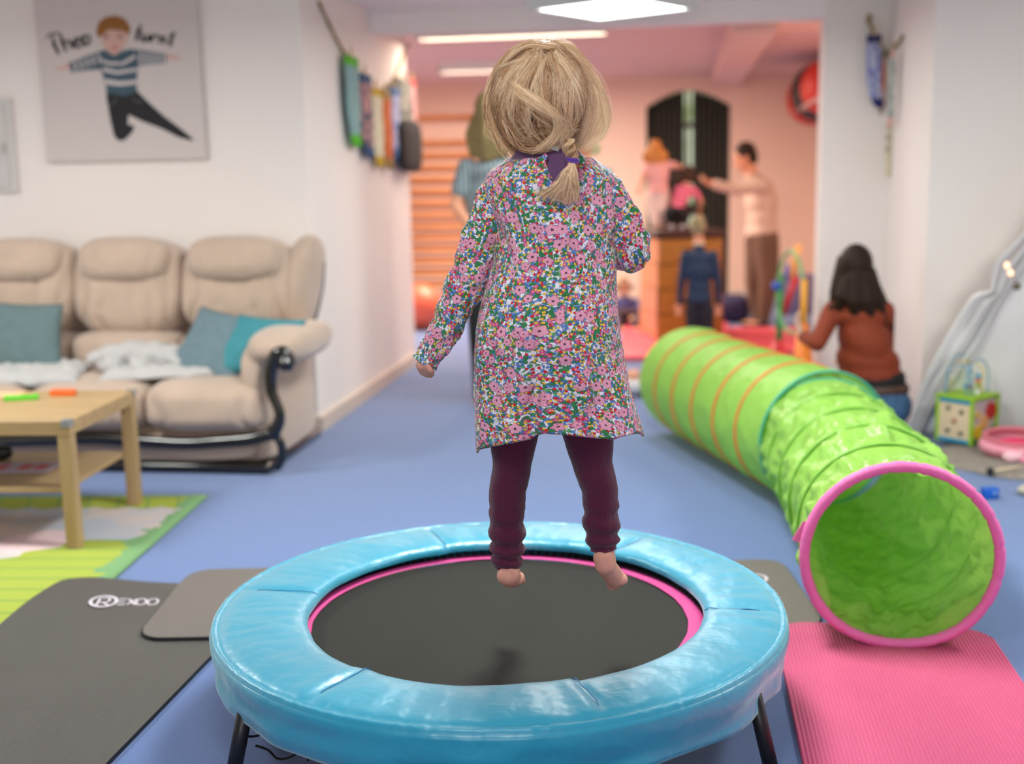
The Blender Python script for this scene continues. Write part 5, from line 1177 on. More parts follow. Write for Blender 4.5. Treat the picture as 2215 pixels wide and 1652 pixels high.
# ---- woman in a rust sweater sitting on the floor
Y = 5.72
def beltfn(t, J, P, sc):
    sh = (J['shL'] + J['shR']) / 2; ax = (sh - J['hip']).normalized(); lat = (J['shR'] - J['shL']).normalized(); fw = ax.cross(lat).normalized()
    def ringy(name, h, rx, ry, hh, m):
        g = G(); c = J['hip'] + ax * h; g.tube([c + lat * rx * cos(k / 30 * 2 * pi) + fw * ry * sin(k / 30 * 2 * pi) for k in range(30)], [(hh, .008)] * 30, closed=True, flat=ax, n=12); g.build(name, m, t)
    ringy('belt', .055, .160, .128, .020, M('belt_brown', C(78, 52, 40), .5)); ringy('undershirt', .100, .150, .122, .036, M('undershirt_black', C(20, 18, 20), .8))
    g = G(); g.ell(J['hip'] + L_(-.01, 0, -.035), (.185, .155, .12)); g.ell(J['hip'] + L_(-.09, .05, -.03), (.13, .14, .09)); g.build('jeans_seat', M('jeans_blue', C(58, 92, 128), .85, var=.25, vscale=14), t, remesh=.008, sm=6)
zt = .0
person('woman with long dark hair in a rust-red sweater and jeans sitting on the floor', dict(head=Wp(1848, 582, Y), neck=Wp(1852, 640, Y), shL=Wp(1802, 672, Y), shR=Wp(1912, 672, Y + .02), elL=Wp(1768, 742, Y - .10), elR=Wp(1915, 760, Y + .12), wrL=Wp(1738, 728, Y + .06), wrR=Wp(1850, 780, Y + .22), hip=Wp(1893, 862, Y), hipL=Wp(1866, 872, Y), hipR=Wp(1915, 876, Y), knL=L_(Wp(1800, 880, Y).x, Y + .22, .10), knR=L_(Wp(1850, 880, Y).x + .02, Y + .36, .10), anL=L_(Wp(1890, 900, Y).x - .02, Y + .10, .055), anR=L_(Wp(1925, 900, Y).x - .08, Y + .16, .06), ftL=(.6, -.9, 0), ftR=(.5, -.7, 0), hdL=(-.35, .1, .75)), .86,
       M('skin_light', C(226, 186, 166), .55), pal('sweater_rust', C(132, 48, 16), bs=.35, bscale=140, var=.06), M('jeans_blue', C(58, 92, 128), .85, var=.25, vscale=14), hairtone('hair_dark_wavy', C(40, 23, 13)), .0, (-.55, .8, 0), M('shoe_black', C(20, 20, 22), .5), vox=.007, fat=1.42, toph=False, root=(Wp(1880, 900, Y).x, Y, 0), extra=beltfn)
wm = [o for o in COL.objects if 'rust-red' in o.get('label', '')][0]
for o in wm.children:
    if o.name.startswith('hair'): bpy.data.objects.remove(o); break
g = G()
H_ = Wp(1848, 576, Y)
g.ell(H_ + L_(.005, -.01, .01), (.080, .092, .098)); g.ell(Wp(1856, 612, Y - .03), (.078, .075, .10))
for x0, y0, x1, y1, x2, y2, r, dy in ((1825, 575, 1812, 622, 1800, 652, .032, .0), (1838, 600, 1822, 640, 1815, 668, .034, -.05), (1850, 600, 1848, 650, 1850, 690, .038, -.075), (1868, 600, 1874, 650, 1885, 700, .038, -.07), (1880, 590, 1895, 645, 1912, 700, .034, -.03), (1885, 600, 1908, 655, 1930, 710, .026, .02), (1820, 560, 1808, 612, 1798, 640, .022, .05), (1800, 660, 1785, 700, 1776, 732, .012, -.04)):
    g.chain([Wp(x0, y0, Y + dy), Wp(x1, y1, Y + dy - .01), Wp(x2, y2, Y + dy)], [r, r * 1.1, r * .5])
g.build('hair', hairtone('hair_dark_wavy', C(40, 23, 13)), wm, remesh=.006, sm=3, label='long dark wavy hair')
# ================================================================== back room things
m_pine = M('pine_bars', C(206, 128, 62), .5, var=.1, vscale=8)
wb = thing('wall_bars', 'wooden gymnastics wall bars on the back wall at the left of the opening', 'wall bars', (-2.3, 12.2, 0))
xa, xb = -2.98, -1.98
for x in (xa, xb): g = G(); g.box((x - .02, 12.16, .0), (x + .02, 12.29, 1.93)); g.build('upright', m_pine, wb, smooth=False, bevel=.004)
for k in range(14):
    z = 1.87 if k == 0 else 1.62 - (k - 1) * .122; y = 12.13 if k == 0 else 12.19
    g = G(); g.tube([(xa, y, z), (xb, y, z)], [(.026, .017)] * 2, n=12, flat=(0, 0, 1)); g.build('rung', m_pine, wb)
# landing mats
m_mred = M('mat_vinyl_red', C(226, 88, 104), .45, var=.03); m_lil = M('mat_vinyl_lilac', C(120, 112, 150), .6)
g = G(); a = fl(1328, 782); g.box((a.x, 8.02, .001), (.02 + .38, 9.95, .040)); tag(g.build('landing_mat', m_mred, bevel=.012), 'red landing mat on the floor under the vaulting box', 'mat', 'red landing mats in the back room')
g = G(); a = fl(1555, 770); g.box((.41, 8.35, .001), (1.0, 9.6, .040)); tag(g.build('landing_mat', m_mred, bevel=.012), 'red landing mat to the right of the vaulting box', 'mat', 'red landing mats in the back room')
m_nav = M('cushion_navy', C(50, 46, 84), .8); 
def soft(name, label, c, r, mat, cat, e=.55): g = G(); g.ell(c, r, n=32, m=16, e=e, e2=.6); return tag(g.build(name, mat), label, cat)
p = fl(1594, 702); soft('floor_cushion', 'dark navy floor cushion between the vaulting box and the man', (p.x - .03, p.y + .25, .115), (.15, .2, .112), m_nav, 'cushion')
p = fl(1358, 700); soft('floor_cushion', 'dark maroon floor cushion in front of the seated blond child', (p.x, p.y - .25, .085), (.16, .14, .083), M('cushion_maroon', C(58, 26, 40), .8), 'cushion')
p = fl(1722, 690); g = G(); g.box((p.x - .12, p.y + .3, .001), (p.x + .25, p.y + .42, .36)); tag(g.build('foam_block', m_lil, bevel=.02), 'lilac foam block on the floor behind the ring toy', 'foam block')
# ball by the wall bars
def ball(label, c, r, col, grp=None):
    t = NT('ball_' + label.split()[0] + '_' + label.split()[1]); t.p.inputs['Base Color'].default_value = col; t.p.inputs['Roughness'].default_value = .4
    q = t.xyz(t.n('TexCoord').outputs['Object']); t.bump(t.math('SINE', t.math('MULTIPLY', q[2], 260)), .25, .004)
    g = G(); g.ell(c, (r, r, r), n=48, m=28); return tag(g.build('gym_ball', t.m), label, 'ball', grp)
p = fl(905, 712); ball('coral orange ball on the floor below the wall bars', (p.x + .02, p.y, .191), .19, C(236, 104, 74))
# ball rack on the right wall
def rack():
    t = thing('ball_rack', 'white wall shelf rail holding big exercise balls at the upper right', 'shelf', (1.44, 11.0, 1.6)); m_ = M('rail_white', C(226, 190, 180), .4)
    for x in (1.02, 1.42): g = G(); g.tube([(x, 9.2, 1.79), (x, 11.6, 1.79)], .014, n=10); g.build('rail', m_, t)
    for y in (9.3, 10.4, 11.5): g = G(); g.box((1.0, y - .012, 1.765), (1.449, y + .012, 1.785)); g.build('bracket', m_, t, smooth=False)
rack()
def onrack(y, r): return (1.22, y, 1.79 + sqrt((r + .014) ** 2 - .04))
ball('red big exercise ball on the wall rack, the farthest one', (1.185, 11.15, 1.90), .235, C(200, 40, 36), 'exercise balls on the rack')
ball('black big exercise ball on the wall rack between the two red ones', (1.19, 10.62, 1.925), .25, C(48, 42, 44), 'exercise balls on the rack')
ball('bright red exercise ball on the rack, nearest and cut off by the wall', (1.20, 10.08, 1.93), .235, C(226, 66, 52), 'exercise balls on the rack')
# ================================================================== hoop and cone play set
m_g = M('plastic_green', C(0, 150, 70), .35); m_g2 = M('plastic_pale_green', C(120, 186, 120), .4); m_y = M('plastic_amber', C(240, 166, 34), .35); m_o = M('plastic_orange', C(244, 130, 30), .4); m_r = M('plastic_red', C(206, 34, 48), .4); m_bl = M('plastic_blue', C(40, 90, 190), .4)
def cone(name, label, px, py, Y, hp_, mat, pole, polecol, r=.10):
    b = fl(px, py); b = L_(aty(px, 700, Y).x, Y, 0); t = thing(name, label, 'play cone', b, 'play cones with poles'); zt = aty(px, hp_, Y).z
    g = G(); g.box((b.x - r - .02, b.y - r - .02, .001), (b.x + r + .02, b.y + r + .02, .018)); g.tube([b + L_(0, 0, .01), b + L_(0, 0, .05), b + L_(0, 0, zt)], [r, r * .86, .028], n=28)
    g.build('cone', mat, t, label='plastic cone base')
    if pole: z1 = aty(px, pole, Y).z; g = G(); g.tube([b + L_(0, 0, zt - .06), b + L_(0, 0, z1)], .019, n=14); g.build('pole', polecol, t)
    return t
c1 = cone('play_cone', 'red play cone carrying a green pole', 1686, 790, 7.35, 735, m_r, 592, m_g)
c2 = cone('play_cone', 'orange play cone carrying an amber pole held by the seated woman', 1738, 812, 6.95, 700, m_o, 604, m_y, .085)
pc = aty(1680, 618, 7.33); g = G(); g.ell(pc, (.032, .03, .03)); g.build('clip', m_bl, c1)
def hoop(label, cx, cy, rx, ry, a0, a1, Y0, Y1, mat, r=.010):
    g = G(); pts = []
    for k in range(25):
        a = radians(lerp(a0, a1, k / 24)); x = cx + rx * cos(a); y = cy - ry * sin(a); pts.append(aty(x, y, lerp(Y0, Y1, (1 - cos(a)) / 2 if True else 0)))
    g.tube(pts, r, n=10); return tag(g.build('play_hoop', mat), label, 'hoop', 'pale green hoops of the play set')
hoop('pale green half hoop arching between the two poles', 1710, 640, 28, 98, -12, 192, 6.97, 7.33, m_g2)
hoop('pale green hoop part curving down between the two cones', 1716, 650, 34, 70, 195, 330, 7.05, 7.30, m_g2)
g = G(); g.tube([aty(1694, 678, 7.6), aty(1722, 598, 7.6)], .020, n=12); g.build('stick', m_r, c1)
g = G(); g.tube([aty(1712, 604, 7.75), aty(1728, 530, 7.75)], .022, n=12); g.build('stick', M('plastic_peach', C(250, 176, 96), .4), c1)
g = G(); g.ell(aty(1702, 588, 7.6), (.014, .014, .055)); g.build('clip', m_bl, c1)
# toy lorry half hidden by the far tunnel
p = L_(.0, 0, 0); p = fl(1374, 862); tc_ = thing('toy_car', 'small toy car with black wheels beside the far end of the lime tunnel', 'toy', p)
g = G(); g.box((p.x - .06, p.y, .04), (p.x + .03, p.y + .16, .10)); g.build('body', M('toy_white', C(214, 210, 208), .4), tc_, bevel=.015); g = G(); g.box((p.x - .05, p.y + .05, .10), (p.x + .02, p.y + .13, .15)); g.build('cab', M('toy_peach', C(226, 160, 130), .4), tc_, bevel=.015)
for dx in (-.062, .034):
    for dy in (.03, .13): g = G(); g.tube([(p.x + dx - .008, p.y + dy, .0335), (p.x + dx + .008, p.y + dy, .0335)], .033, n=18); g.build('wheel', m_blk, tc_)
# ================================================================== garlands
m_rope = M('jute_rope', C(150, 128, 84), .9, bs=.5, bscale=300)
def rope(label, pts, r=.008):
    g = G(); P = spline(pts, 8); g.tube(P, [r * (1 + .15 * sin(i * 2.1)) for i in range(len(P))], n=8); return tag(g.build('rope_garland', m_rope), label, 'garland')
XW = LW + .012
rp = [atx(684, -6, XW), atx(735, 98, XW), atx(757, 128, XW), atx(783, 168, XW), atx(806, 192, XW), atx(830, 192, XW), atx(852, 172, XW), atx(866, 140, XW), atx(880, 100, XW)]
rp[0] = atx(690, 4, XW)
rope('jute rope garland with pegged socks along the white side wall', rp)
g = G(); q = atx(880, 98, XW); g.tube([q + L_(-.01, 0, 0), q + L_(.03, 0, 0)], .006, n=8); tag(g.build('wall_hook', M('hook_brass', C(96, 84, 50), .4, metal=.6)), 'small hook holding the far end of the jute rope', 'hook')
def sockmat(name, kind, c1, c2, c3):
    t = NT(name); uv = t.n('UVMap').outputs[0]; q = t.xyz(uv)
    if kind == 'vstripe': f = t.math('GREATER_THAN', t.math('SINE', t.math('MULTIPLY', q[0], 190.)), .1)
    elif kind == 'hstripe': f = t.math('GREATER_THAN', t.math('SINE', t.math('MULTIPLY', q[1], 90.)), .1)
    elif kind == 'dots': v = t.n('TexVoronoi'); v.inputs['Scale'].default_value = 22.; t.l(uv, v.inputs['Vector']); f = t.math('LESS_THAN', v.outputs['Distance'], .36)
    else: f = t.math('GREATER_THAN', t.noise(uv, 9, 2.), .52)
    c = t.mix(f, c1, c2); e = t.math('MAXIMUM', t.math('LESS_THAN', q[1], .11), t.math('GREATER_THAN', q[1], .86)); c = t.mix(e, c, c3)
    t.l(c, t.p.inputs['Base Color']); t.p.inputs['Roughness'].default_value = .9; t.bump(t.noise(uv, 90, 2.), .3, .004); return t.m
m_peg = M('wooden_peg', C(196, 168, 110), .6)
def sock(label, top, L, wd, mat, ang, grp, out=(1, 0, 0), along=(0, 1, 0), toe=.0):
    """hangs from a peg at `top`; along = direction of its width, out = away from the wall"""
    out = Vector(out); al = Vector(along); top = Vector(top); rows = []; uvs = []; n = 20
    for i in range(25):
        v = i / 24; w_ = wd * (.90 + .10 * sin(v * 5) - .12 * max(0, v - .55)) * (1 if v < .9 else sqrt(max(.04, 1 - ((v - .9) / .105) ** 2))); c = top + Vector((0, 0, -v * L)) + al * (ang * v * L + (toe + .10) * max(0, v - .55) ** 2 * 4 * L) + out * .03
        rows.append([c + al * (w_ / 2 * cos(2 * pi * j / n)) + out * (.013 * (.6 + .4 * (i > 1)) * sin(2 * pi * j / n) + .004 * sin(v * 11 + j)) for j in range(n)]); uvs.append([(j / n * 1., v) for j in range(n)])
    g = G(); g.grid(rows, cv=True, uv=uvs, cap0=True, cap1=True); t = thing('sock', label, 'sock', top, grp); g.build('knit', mat, t)
    g = G(); g.box((-.005, -.005, -.02), (.005, .005, .045), T=Matrix.Translation(top + out * .03)); g.build('peg', m_peg, t, smooth=False, bevel=.001)
GL_ = 'socks pegged to the left rope'
specs = [(748, 122, 318, .27, ('sock_teal', 'vstripe', C(120, 158, 160), C(146, 180, 178), C(86, 180, 40)), 'long pale teal ribbed sock with green cuff and toe, nearest on the rope'),
 (778, 160, 342, .27, ('sock_leaf', 'blot', C(188, 140, 140), C(60, 78, 96), C(40, 76, 116)), 'sock with a dark blue and pink leaf pattern on the rope'),
 (802, 190, 362, .27, ('sock_cream', 'dots', C(216, 212, 186), C(190, 188, 140), C(192, 160, 30)), 'cream sock with mustard cuff and toe on the rope'),
 (824, 198, 366, .24, ('sock_orange', 'blot', C(206, 112, 54), C(190, 92, 40), C(150, 120, 60)), 'rust orange sock at the lowest point of the rope'),
 (843, 190, 350, .26, ('sock_lilac', 'blot', C(188, 190, 220), C(112, 140, 190), C(70, 110, 160)), 'pale blue and lilac patterned sock beside the orange one'),
 (864, 172, 318, .46, ('sock_grey', 'blot', C(160, 160, 150), C(98, 102, 100), C(120, 120, 116)), 'grey mottled wide sock near the far end of the rope'),
 (883, 172, 312, .17, ('sock_pink', 'hstripe', C(214, 150, 150), C(206, 170, 170), C(196, 80, 76)), 'pink striped sock, the farthest on the rope')]
for px, t0, t1, wd, mm, lab in specs:
    tp = atx(px, t0, XW); L = (tp - atx(px + (px - 800) * .02, t1, XW)).z; sock(lab, tp, L, wd, sockmat(*mm), .03, GL_)
tp = atx(866, 272, XW); g = G(); g.ell(tp + L_(.05, .04, -.13), (.035, .30, .165), n=32, m=16, e=.5, e2=.6); tag(g.build('cloth_pouch', M('cloth_black', C(24, 22, 24), .8)), 'black cloth pouch hanging below the grey sock', 'pouch')
XR_ = RW - .012; p0 = aty(1880, 42, YL - .015); p1 = aty(1889, 72, YL - .03); p2 = L_(RW - .05, YL - .06, aty(1902, 105, YL).z); p3 = atx(1922, 118, XR_); p4 = atx(1944, 92, XR_); p5 = atx(1952, 78, XR_)
rope('short jute rope with two small socks across the corner on the right', [p0, p1, p2, p3, p4, p5])
g = G(); g.ell(p0 + L_(0, .0, 0), (.016, .014, .03)); tag(g.build('rope_knot', m_rope), 'knot and hook of the right rope near the ceiling', 'knot')
GR_ = 'socks pegged to the right rope'
sock('white and blue patterned baby sock with navy cuff on the right rope', aty(1889, 76, YL - .02), .40, .085, sockmat('sock_blue', 'blot', C(186, 188, 214), C(120, 128, 190), C(40, 42, 96)), .03, GR_, (0, -1, 0), (1, 0, 0))
sock('bright orange baby sock with olive cuff on the right rope', atx(1919, 112, XR_), .37, .16, sockmat('sock_orange_bright', 'blot', C(222, 110, 42), C(206, 90, 34), C(120, 104, 40)), .0, GR_, (-1, 0, 0), (0, 1, 0))
sock('pale grey-green slim sock at the near end of the right rope', atx(1945, 108, XR_), .40, .07, sockmat('sock_greygreen', 'blot', C(196, 200, 190), C(130, 146, 140), C(220, 180, 170)), .0, GR_, (-1, 0, 0), (0, 1, 0))
t = thing('hanging_sign', 'narrow hanging strip of cream tags below the orange sock on the right wall', 'sign', atx(1921, 262, XR_))
za, zb_ = atx(1921, 262, XR_).z, atx(1921, 384, XR_).z; yy = atx(1921, 320, XR_).y
for k in range(5):
    z1 = lerp(za, zb_, k / 5); z0 = lerp(za, zb_, (k + .94) / 5); g = G(); g.box((RW - .014, yy - .06, z0), (RW - .006, yy + .06, z1)); tg = g.build('tag', M('tag_cream', C(222, 210, 176), .7), t, smooth=False)
    if k < 3:
        g = G(); zc = (z0 + z1) / 2; g.tube(spline([(RW - .016, yy - .03, zc + .012), (RW - .016, yy - .01, zc - .014), (RW - .016, yy + .012, zc + .012), (RW - .016, yy + .03, zc - .010)], 5), .004, n=6); g.build('mark', M('tag_mark', C(92, 104, 82), .8), tg)
g = G(); g.tube([(RW - .011, yy, za + .06), (RW - .011, yy, za)], .0015, n=6); g.build('string', m_rope, t)
# ================================================================== teepee tent
m_ten = M('tent_canvas_white', C(236, 232, 232), .8, bs=.3, bscale=500); m_pole = M('tent_pole_wood', C(206, 206, 210), .6)
A = L_(1.13, 5.73, 0); AP = L_(1.85, 5.25, 1.62); Bf = L_(1.72, 4.72, 0); Cb = L_(2.28, 5.70, 0); Db = L_(1.45, 5.80, 0)
tt = thing('teepee_tent', 'white canvas teepee tent at the right edge, its flap tied back to the pole', 'tent', L_(1.75, 5.3, 0))
TP = [A, L_(2.45, 5.74, 0), L_(2.75, 5.0, 0), Bf]
for p in TP:
    d = (AP - p).normalized(); g = G(); g.tube([p, AP + d * .22], .012, n=10); g.build('pole', m_pole, tt)
def panel(P0, P1, top, sag=.04, seed=0, name='panel', flap=False):
    rows = []
    for i in range(31):
        v = i / 30 * top; a = P0.lerp(AP, v); b = P1.lerp(AP, v); nrm = (P1 - P0).cross(AP - P0).normalized(); rows.append([a.lerp(b, j / 30) + nrm * (-sag * sin(pi * j / 30) * (1 - v) + .008 * nz(j * .25, i * .25, seed)) for j in range(31)])
    g = G(); g.grid(rows); return g.build(name, m_ten, tt, solid=.002)
panel(TP[1] + L_(0, 0, .0), TP[0], .97, .03, 1, 'back_panel'); panel(TP[1], TP[2], .97, .03, 2, 'side_panel'); panel(TP[2], TP[3], .97, .03, 3, 'side_panel')
# gathered flap along the left pole
rows = []
for i in range(60):
    v = i / 59 * .62; c = A.lerp(AP, v); d = (AP - A).normalized(); sd_ = L_(-.55, -.1, .55).normalized(); gather = .16 * (.35 + .65 * sin(pi * min(1, v / .60) * .92 + .12)) * (1 - .5 * exp(-((v - .42) / .03) ** 2)); row = []
    for j in range(24):
        u = j / 23; row.append(c + sd_ * gather * (.9 - u) * 1. + L_(-.02, -.03, 0) * sin(u * pi * 5 + 2 * nz(v * 5)) + L_(0, -.012, 0) + L_(0, -.02, 0) * nz(u * 4, v * 12, 3))
    rows.append([L_(p.x, p.y, max(.004, p.z)) for p in row])
g = G(); g.grid(rows); g.build('tied_flap', m_ten, tt, solid=.002, label='gathered white door flap')
g = G(); g.ell(aty(2199, 619, 5.3), (.017, .017, .017)); g.build('tie_bead', M('metal_dark', C(110, 100, 84), .25, metal=.9), tt)
ls = thing('fairy_lights', 'small warm fairy lights hanging on the tent flap', 'lights', aty(2178, 575, 5.3))
g = G(); g.tube(spline([aty(2235, 500, 5.25), aty(2200, 545, 5.27), aty(2178, 572, 5.28), aty(2188, 592, 5.28), aty(2199, 612, 5.29)], 6), .0015, n=5); g.build('wire', M('copper_wire', C(180, 120, 80), .3, metal=.8), ls)
for x, y in ((2178, 574), (2186, 590)): g = G(); g.ell(aty(x, y, 5.27), (.010, .010, .014)); g.build('bulb', M('bulb_warm', C(255, 190, 150), .3, emit=(1, .55, .32, 1), es=2.2), ls)
# ================================================================== things on the floor by the tent
m_shag = M('rug_greige', C(150, 140, 130), .95, var=.25, vscale=60, bs=.8, bscale=120, bdist=.008)
g = G(); rows = []
cx_, cy_ = 1.95, 5.28
for i in range(14):
    q = i / 13; rows.append([(cx_ + (.84 + .02 * nz(j * .3, 1)) * q * cos(2 * pi * j / 90), min(5.80, cy_ + (.50 + .02 * nz(j * .3, 5)) * q * sin(2 * pi * j / 90)), .004 + .022 * sqrt(max(0, 1 - q ** 6)) + .006 * nz(i * .9, j * .7)) for j in range(90)])
g.grid(rows, cv=True, cap0=True); tag(g.build('shaggy_rug', m_shag), 'greige shaggy rug spread in and before the tent', 'rug')
blk = G(); blk.ell((2.0, 5.55, .10), (.42, .14, .075), n=40, m=14, e=.7); o = blk.build('blanket', M('blanket_dark_fur', C(62, 56, 52), .95, var=.35, vscale=40, bs=.9, bscale=70, bdist=.01)); tag(o, 'dark furry blanket lying at the back inside the tent', 'blanket')
# activity cube
m_lim = M('toy_lime', C(150, 196, 20), .4); m_ply = M('toy_plywood', C(224, 200, 166), .5); m_cy = M('toy_cyan', C(0, 146, 190), .4)
zb0 = .030; P0 = L_(1.300, 5.40, zb0); P1 = L_(1.175, 5.525, zb0); P2 = L_(1.500, 5.575, zb0)
e1 = (P1 - P0); e2 = (P2 - P0); e2 = L_(-e1.y, e1.x, 0).normalized() * -1; e2 = e2 if e2.x > 0 else -e2; s1 = .185; s2 = .215; e1 = e1.normalized()
TQ = Matrix((e2, e1, L_(0, 0, 1))).transposed().to_4x4(); TQ.translation = P0
ac = thing('activity_cube', 'wooden activity cube with a bead maze on top, standing on the shaggy rug', 'toy', P0 + e1 * .09 + e2 * .1)
hgt = .205; q_ = .014
for x, y in ((0, 0), (s2 - q_, 0), (0, s1 - q_), (s2 - q_, s1 - q_)): g = G(); g.box((x, y, 0), (x + q_, y + q_, hgt), T=TQ); g.build('corner_post', m_lim, ac, smooth=False, bevel=.002)
g = G(); g.box((-.004, -.004, hgt - .002), (s2 + .004, s1 + .004, hgt + .012), T=TQ); g.build('top_board', m_lim, ac, smooth=False, bevel=.003)
g = G(); g.box((.006, q_, .004), (.010, s1 - q_, hgt - .002), T=TQ); sp = g.build('shape_panel', m_ply, ac, smooth=False, label='plywood panel with small cut-out shapes')
for u, v in ((.3, .78), (.3, .25), (.72, .72), (.72, .22), (.5, .5)):
    y = lerp(q_, s1 - q_, 1 - u); z = .004 + v * (hgt - .01); g = G(); g.tube([TQ @ L_(.0062, y, z), TQ @ L_(.003, y, z)], .012, n=5 if v != .5 else 12); g.build('cut_out', M('shape_dark', C(56, 54, 52), .8) if v != .5 else M('shape_brown', C(170, 96, 80), .8), sp, smooth=False)
for z in (hgt - .020, .006): g = G(); g.box((.001, q_ + .002, z), (.006, s1 - q_ - .002, z + .015), T=TQ); g.build('sliding_strip', m_cy, ac, smooth=False)
g = G(); g.box((q_, .010, .004), (s2 - q_, .014, hgt - .002), T=TQ); gp = g.build('gear_panel', M('gear_back', C(206, 186, 188), .5), ac, smooth=False, label='panel with coloured gear wheels')
g = G(); pts = [TQ @ L_(lerp(q_, s2 - q_, k / 10), .0085, .004 + (.0 if k in (0,) else .02 + .055 * (k / 10) ** 1.5)) for k in range(11)]; g.prism([TQ @ L_(s2 - q_, .0085, .004), TQ @ L_(q_, .0085, .004)] + pts[1:], (TQ.to_3x3() @ L_(0, .002, 0))); g.build('painted_hill', M('hill_green', C(60, 140, 50), .5), gp, smooth=False)
def gear(x, z, r, mat, n):
    g = G(); pts = []
    for k in range(n * 4): a = 2 * pi * k / (n * 4); rr = r * (1.14 if k % 4 < 2 else .94); pts.append(TQ @ L_(x + rr * cos(a), .008, z + rr * sin(a)))
    g.prism(pts[::-1], TQ.to_3x3() @ L_(0, -.008, 0)); w_ = g.build('gear', mat, gp, smooth=False); 
gear(.155, .142, .036, M('gear_red', C(196, 44, 44), .4), 14); gear(.105, .095, .028, M('gear_orange', C(232, 170, 110), .4), 12); gear(.058, .055, .028, M('gear_yellow', C(232, 190, 40), .4), 12); gear(.052, .135, .013, M('gear_yellow', C(232, 190, 40), .4), 8)
m_wb = M('wire_blue', C(110, 160, 190), .4); m_wy = M('wire_yellow', C(226, 190, 90), .4)
def arch(x0, y0, x1, y1, h, mat, wob=0.):
    g = G(); P = [TQ @ L_(x0, y0, hgt + .01)]
    for k in range(13): a = pi * k / 12; P.append(TQ @ L_(lerp(x0, x1, (1 - cos(a)) / 2), lerp(y0, y1, (1 - cos(a)) / 2) + wob * sin(2 * a), hgt + .012 + h * .45 + h * .55 * sin(a)))
    P.append(TQ @ L_(x1, y1, hgt + .01)); g.tube(spline(P, 3), .0032, n=8); w_ = g.build('bead_wire', mat, ac); return w_
w1 = arch(.02, .05, .195, .05, .16, m_wb); arch(.02, .14, .18, .13, .175, m_wb); w2 = arch(.05, .15, .11, .03, .15, m_wy, .02); arch(.03, .16, .03, .03, .14, m_wb)
for (x, z, y, r, mat, par) in ((.112, .285 - .205, .05, .013, m_cy, w1), (.110, .062, .05, .013, M('bead_orange', C(216, 110, 50), .4), w1), (.075, .035, .06, .012, M('bead_red', C(176, 70, 50), .4), w2), (.118, .036, .05, .012, m_lim, w1), (.095, .012, .04, .013, M('bead_white', C(236, 234, 230), .4), w1), (.035, .045, .06, .012, m_cy, w2)):
    g = G(); g.ell(TQ @ L_(x, y, hgt + .012 + z), (r, r, r)); g.build('bead', mat, par)
# pink soft toy bag
def pinkbag():
    p = fl(2172, 1000); c = p + L_(.05, .03, .06); t = thing('toy_bag', 'pink soft bag spilling plush toys on the shaggy rug', 'bag', p + L_(.05, .03, 0)); mp = M('plush_pink', C(232, 150, 168), .85, bs=.3, bscale=200)
    g = G(); rows = []
    for i in range(12):
        q = i / 11; r = .10 + .03 * sin(q * pi * .9); rows.append([(c.x + r * 1.15 * cos(2 * pi * j / 40), c.y + r * .8 * sin(2 * pi * j / 40), .028 + q * .075 * (1 + .25 * sin(2 * pi * j / 40)) + .004 * nz(j * .5, i)) for j in range(40)])
    g.grid(rows, cv=True, cap0=True); g.build('fabric_shell', mp, t, solid=.004, label='pink striped fabric bowl')
    g = G(); r = .108; g.tube([(c.x + .126 * cos(2 * pi * j / 40), c.y + .088 * sin(2 * pi * j / 40), .107 + .018 * sin(2 * pi * j / 40)) for j in range(40)], .011, closed=True, n=10); g.build('rim', M('plush_rose', C(206, 110, 124), .85), t)
    g = G(); g.ell((c.x, c.y, .07), (.095, .062, .03)); g.build('lining', M('lining_magenta', C(222, 40, 96), .8), t)
    return c
c = pinkbag()
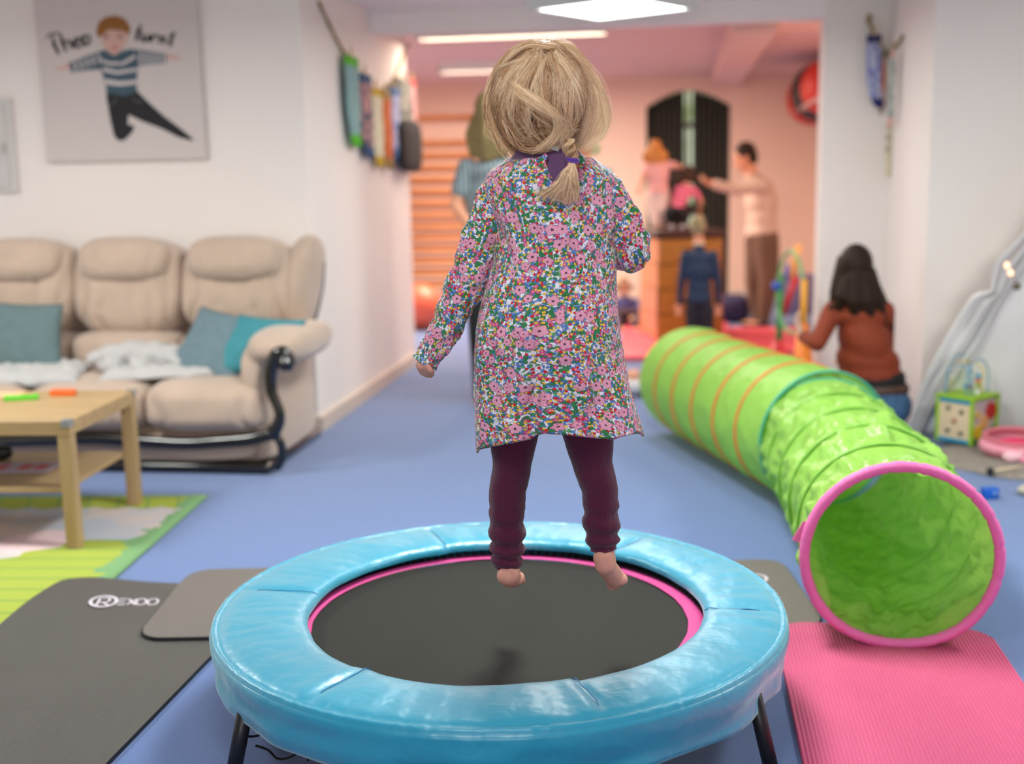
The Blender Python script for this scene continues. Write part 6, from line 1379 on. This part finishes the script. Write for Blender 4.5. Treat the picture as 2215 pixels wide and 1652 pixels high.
for dx, dy, dz, r, col, nm in ((-.045, -.115, .048, .032, C(240, 190, 200), 'pale pink'), (.05, -.10, .046, .030, C(240, 220, 190), 'cream'), (.01, -.135, .043, .024, C(240, 150, 180), 'rose pink')):
    g = G(); cc_ = c + L_(dx, dy, 0); cc_.z = .02 + r * .8; g.ell(cc_, (r * 1.2, r, r * .8)); g.ell(cc_ + L_(r * .9, -.01, r * .25), (r * .55, r * .55, r * .5)); g.ell(cc_ + L_(r * 1.2, -.005, r * .8), (r * .2, r * .15, r * .3)); tag(g.build('plush_toy', M('plush_' + nm.replace(' ', '_'), col, .9, bs=.3, bscale=200), remesh=.004), nm + ' plush toy lying before the pink bag', 'plush toy', 'plush toys before the pink bag')
g = G(); p = c + L_(.19, -.06, 0); p.z = .05; g.box((p.x - .025, p.y - .02, .028), (p.x + .025, p.y + .02, .07)); tag(g.build('toy_block', M('toy_yellow', C(236, 190, 50), .4), bevel=.006), 'yellow toy block at the right edge beside the pink bag', 'toy')
# mallet
p = fl(2142, 1018, .03); t = thing('toy_mallet', 'wooden toy mallet with a black round head on the edge of the rug', 'toy', p)
g = G(); g.ell(p + L_(0, 0, -.002), (.017, .017, .017)); g.build('head', m_blk, t); g = G(); g.tube([p + L_(.01, .0, 0), p + L_(.13, .035, .012)], .005, n=8); g.build('handle', m_ply, t)
# small things on the carpet
p = fl(2140, 1078); T = Matrix.Translation(p) @ Matrix.Rotation(.25, 4, 'Z'); g = G(); g.box((-.030, -.018, .001), (.030, .018, .045), T=T); t = g.build('toy_brick', M('brick_blue', C(20, 92, 190), .4), bevel=.004); tag(t, 'blue wooden toy brick lying alone on the carpet', 'toy', 'bricks lying on the carpet')
g = G(); g.tube([T @ L_(.012, -.017, .024), T @ L_(.012, -.0195, .024)], .009, n=16); t2 = g.build('hole', M('brick_hole', C(110, 150, 200), .6), None); t2.parent = t
p = fl(2215, 1072); g = G(); g.ell(p + L_(.012, 0, .022), (.04, .024, .022)); tag(g.build('toy_shoe', M('pebble_beige', C(186, 176, 160), .7)), 'small beige rounded toy at the right edge of the carpet', 'toy')
g = G(); g.tube(spline([fl(2000, 1018, .002), fl(2040, 1020, .002), fl(2090, 1017, .002), fl(2135, 1010, .002)], 6), .0012, n=5); tag(g.build('string', M('string_white', C(200, 200, 205), .7)), 'thin pale string lying on the carpet by the rug', 'string')
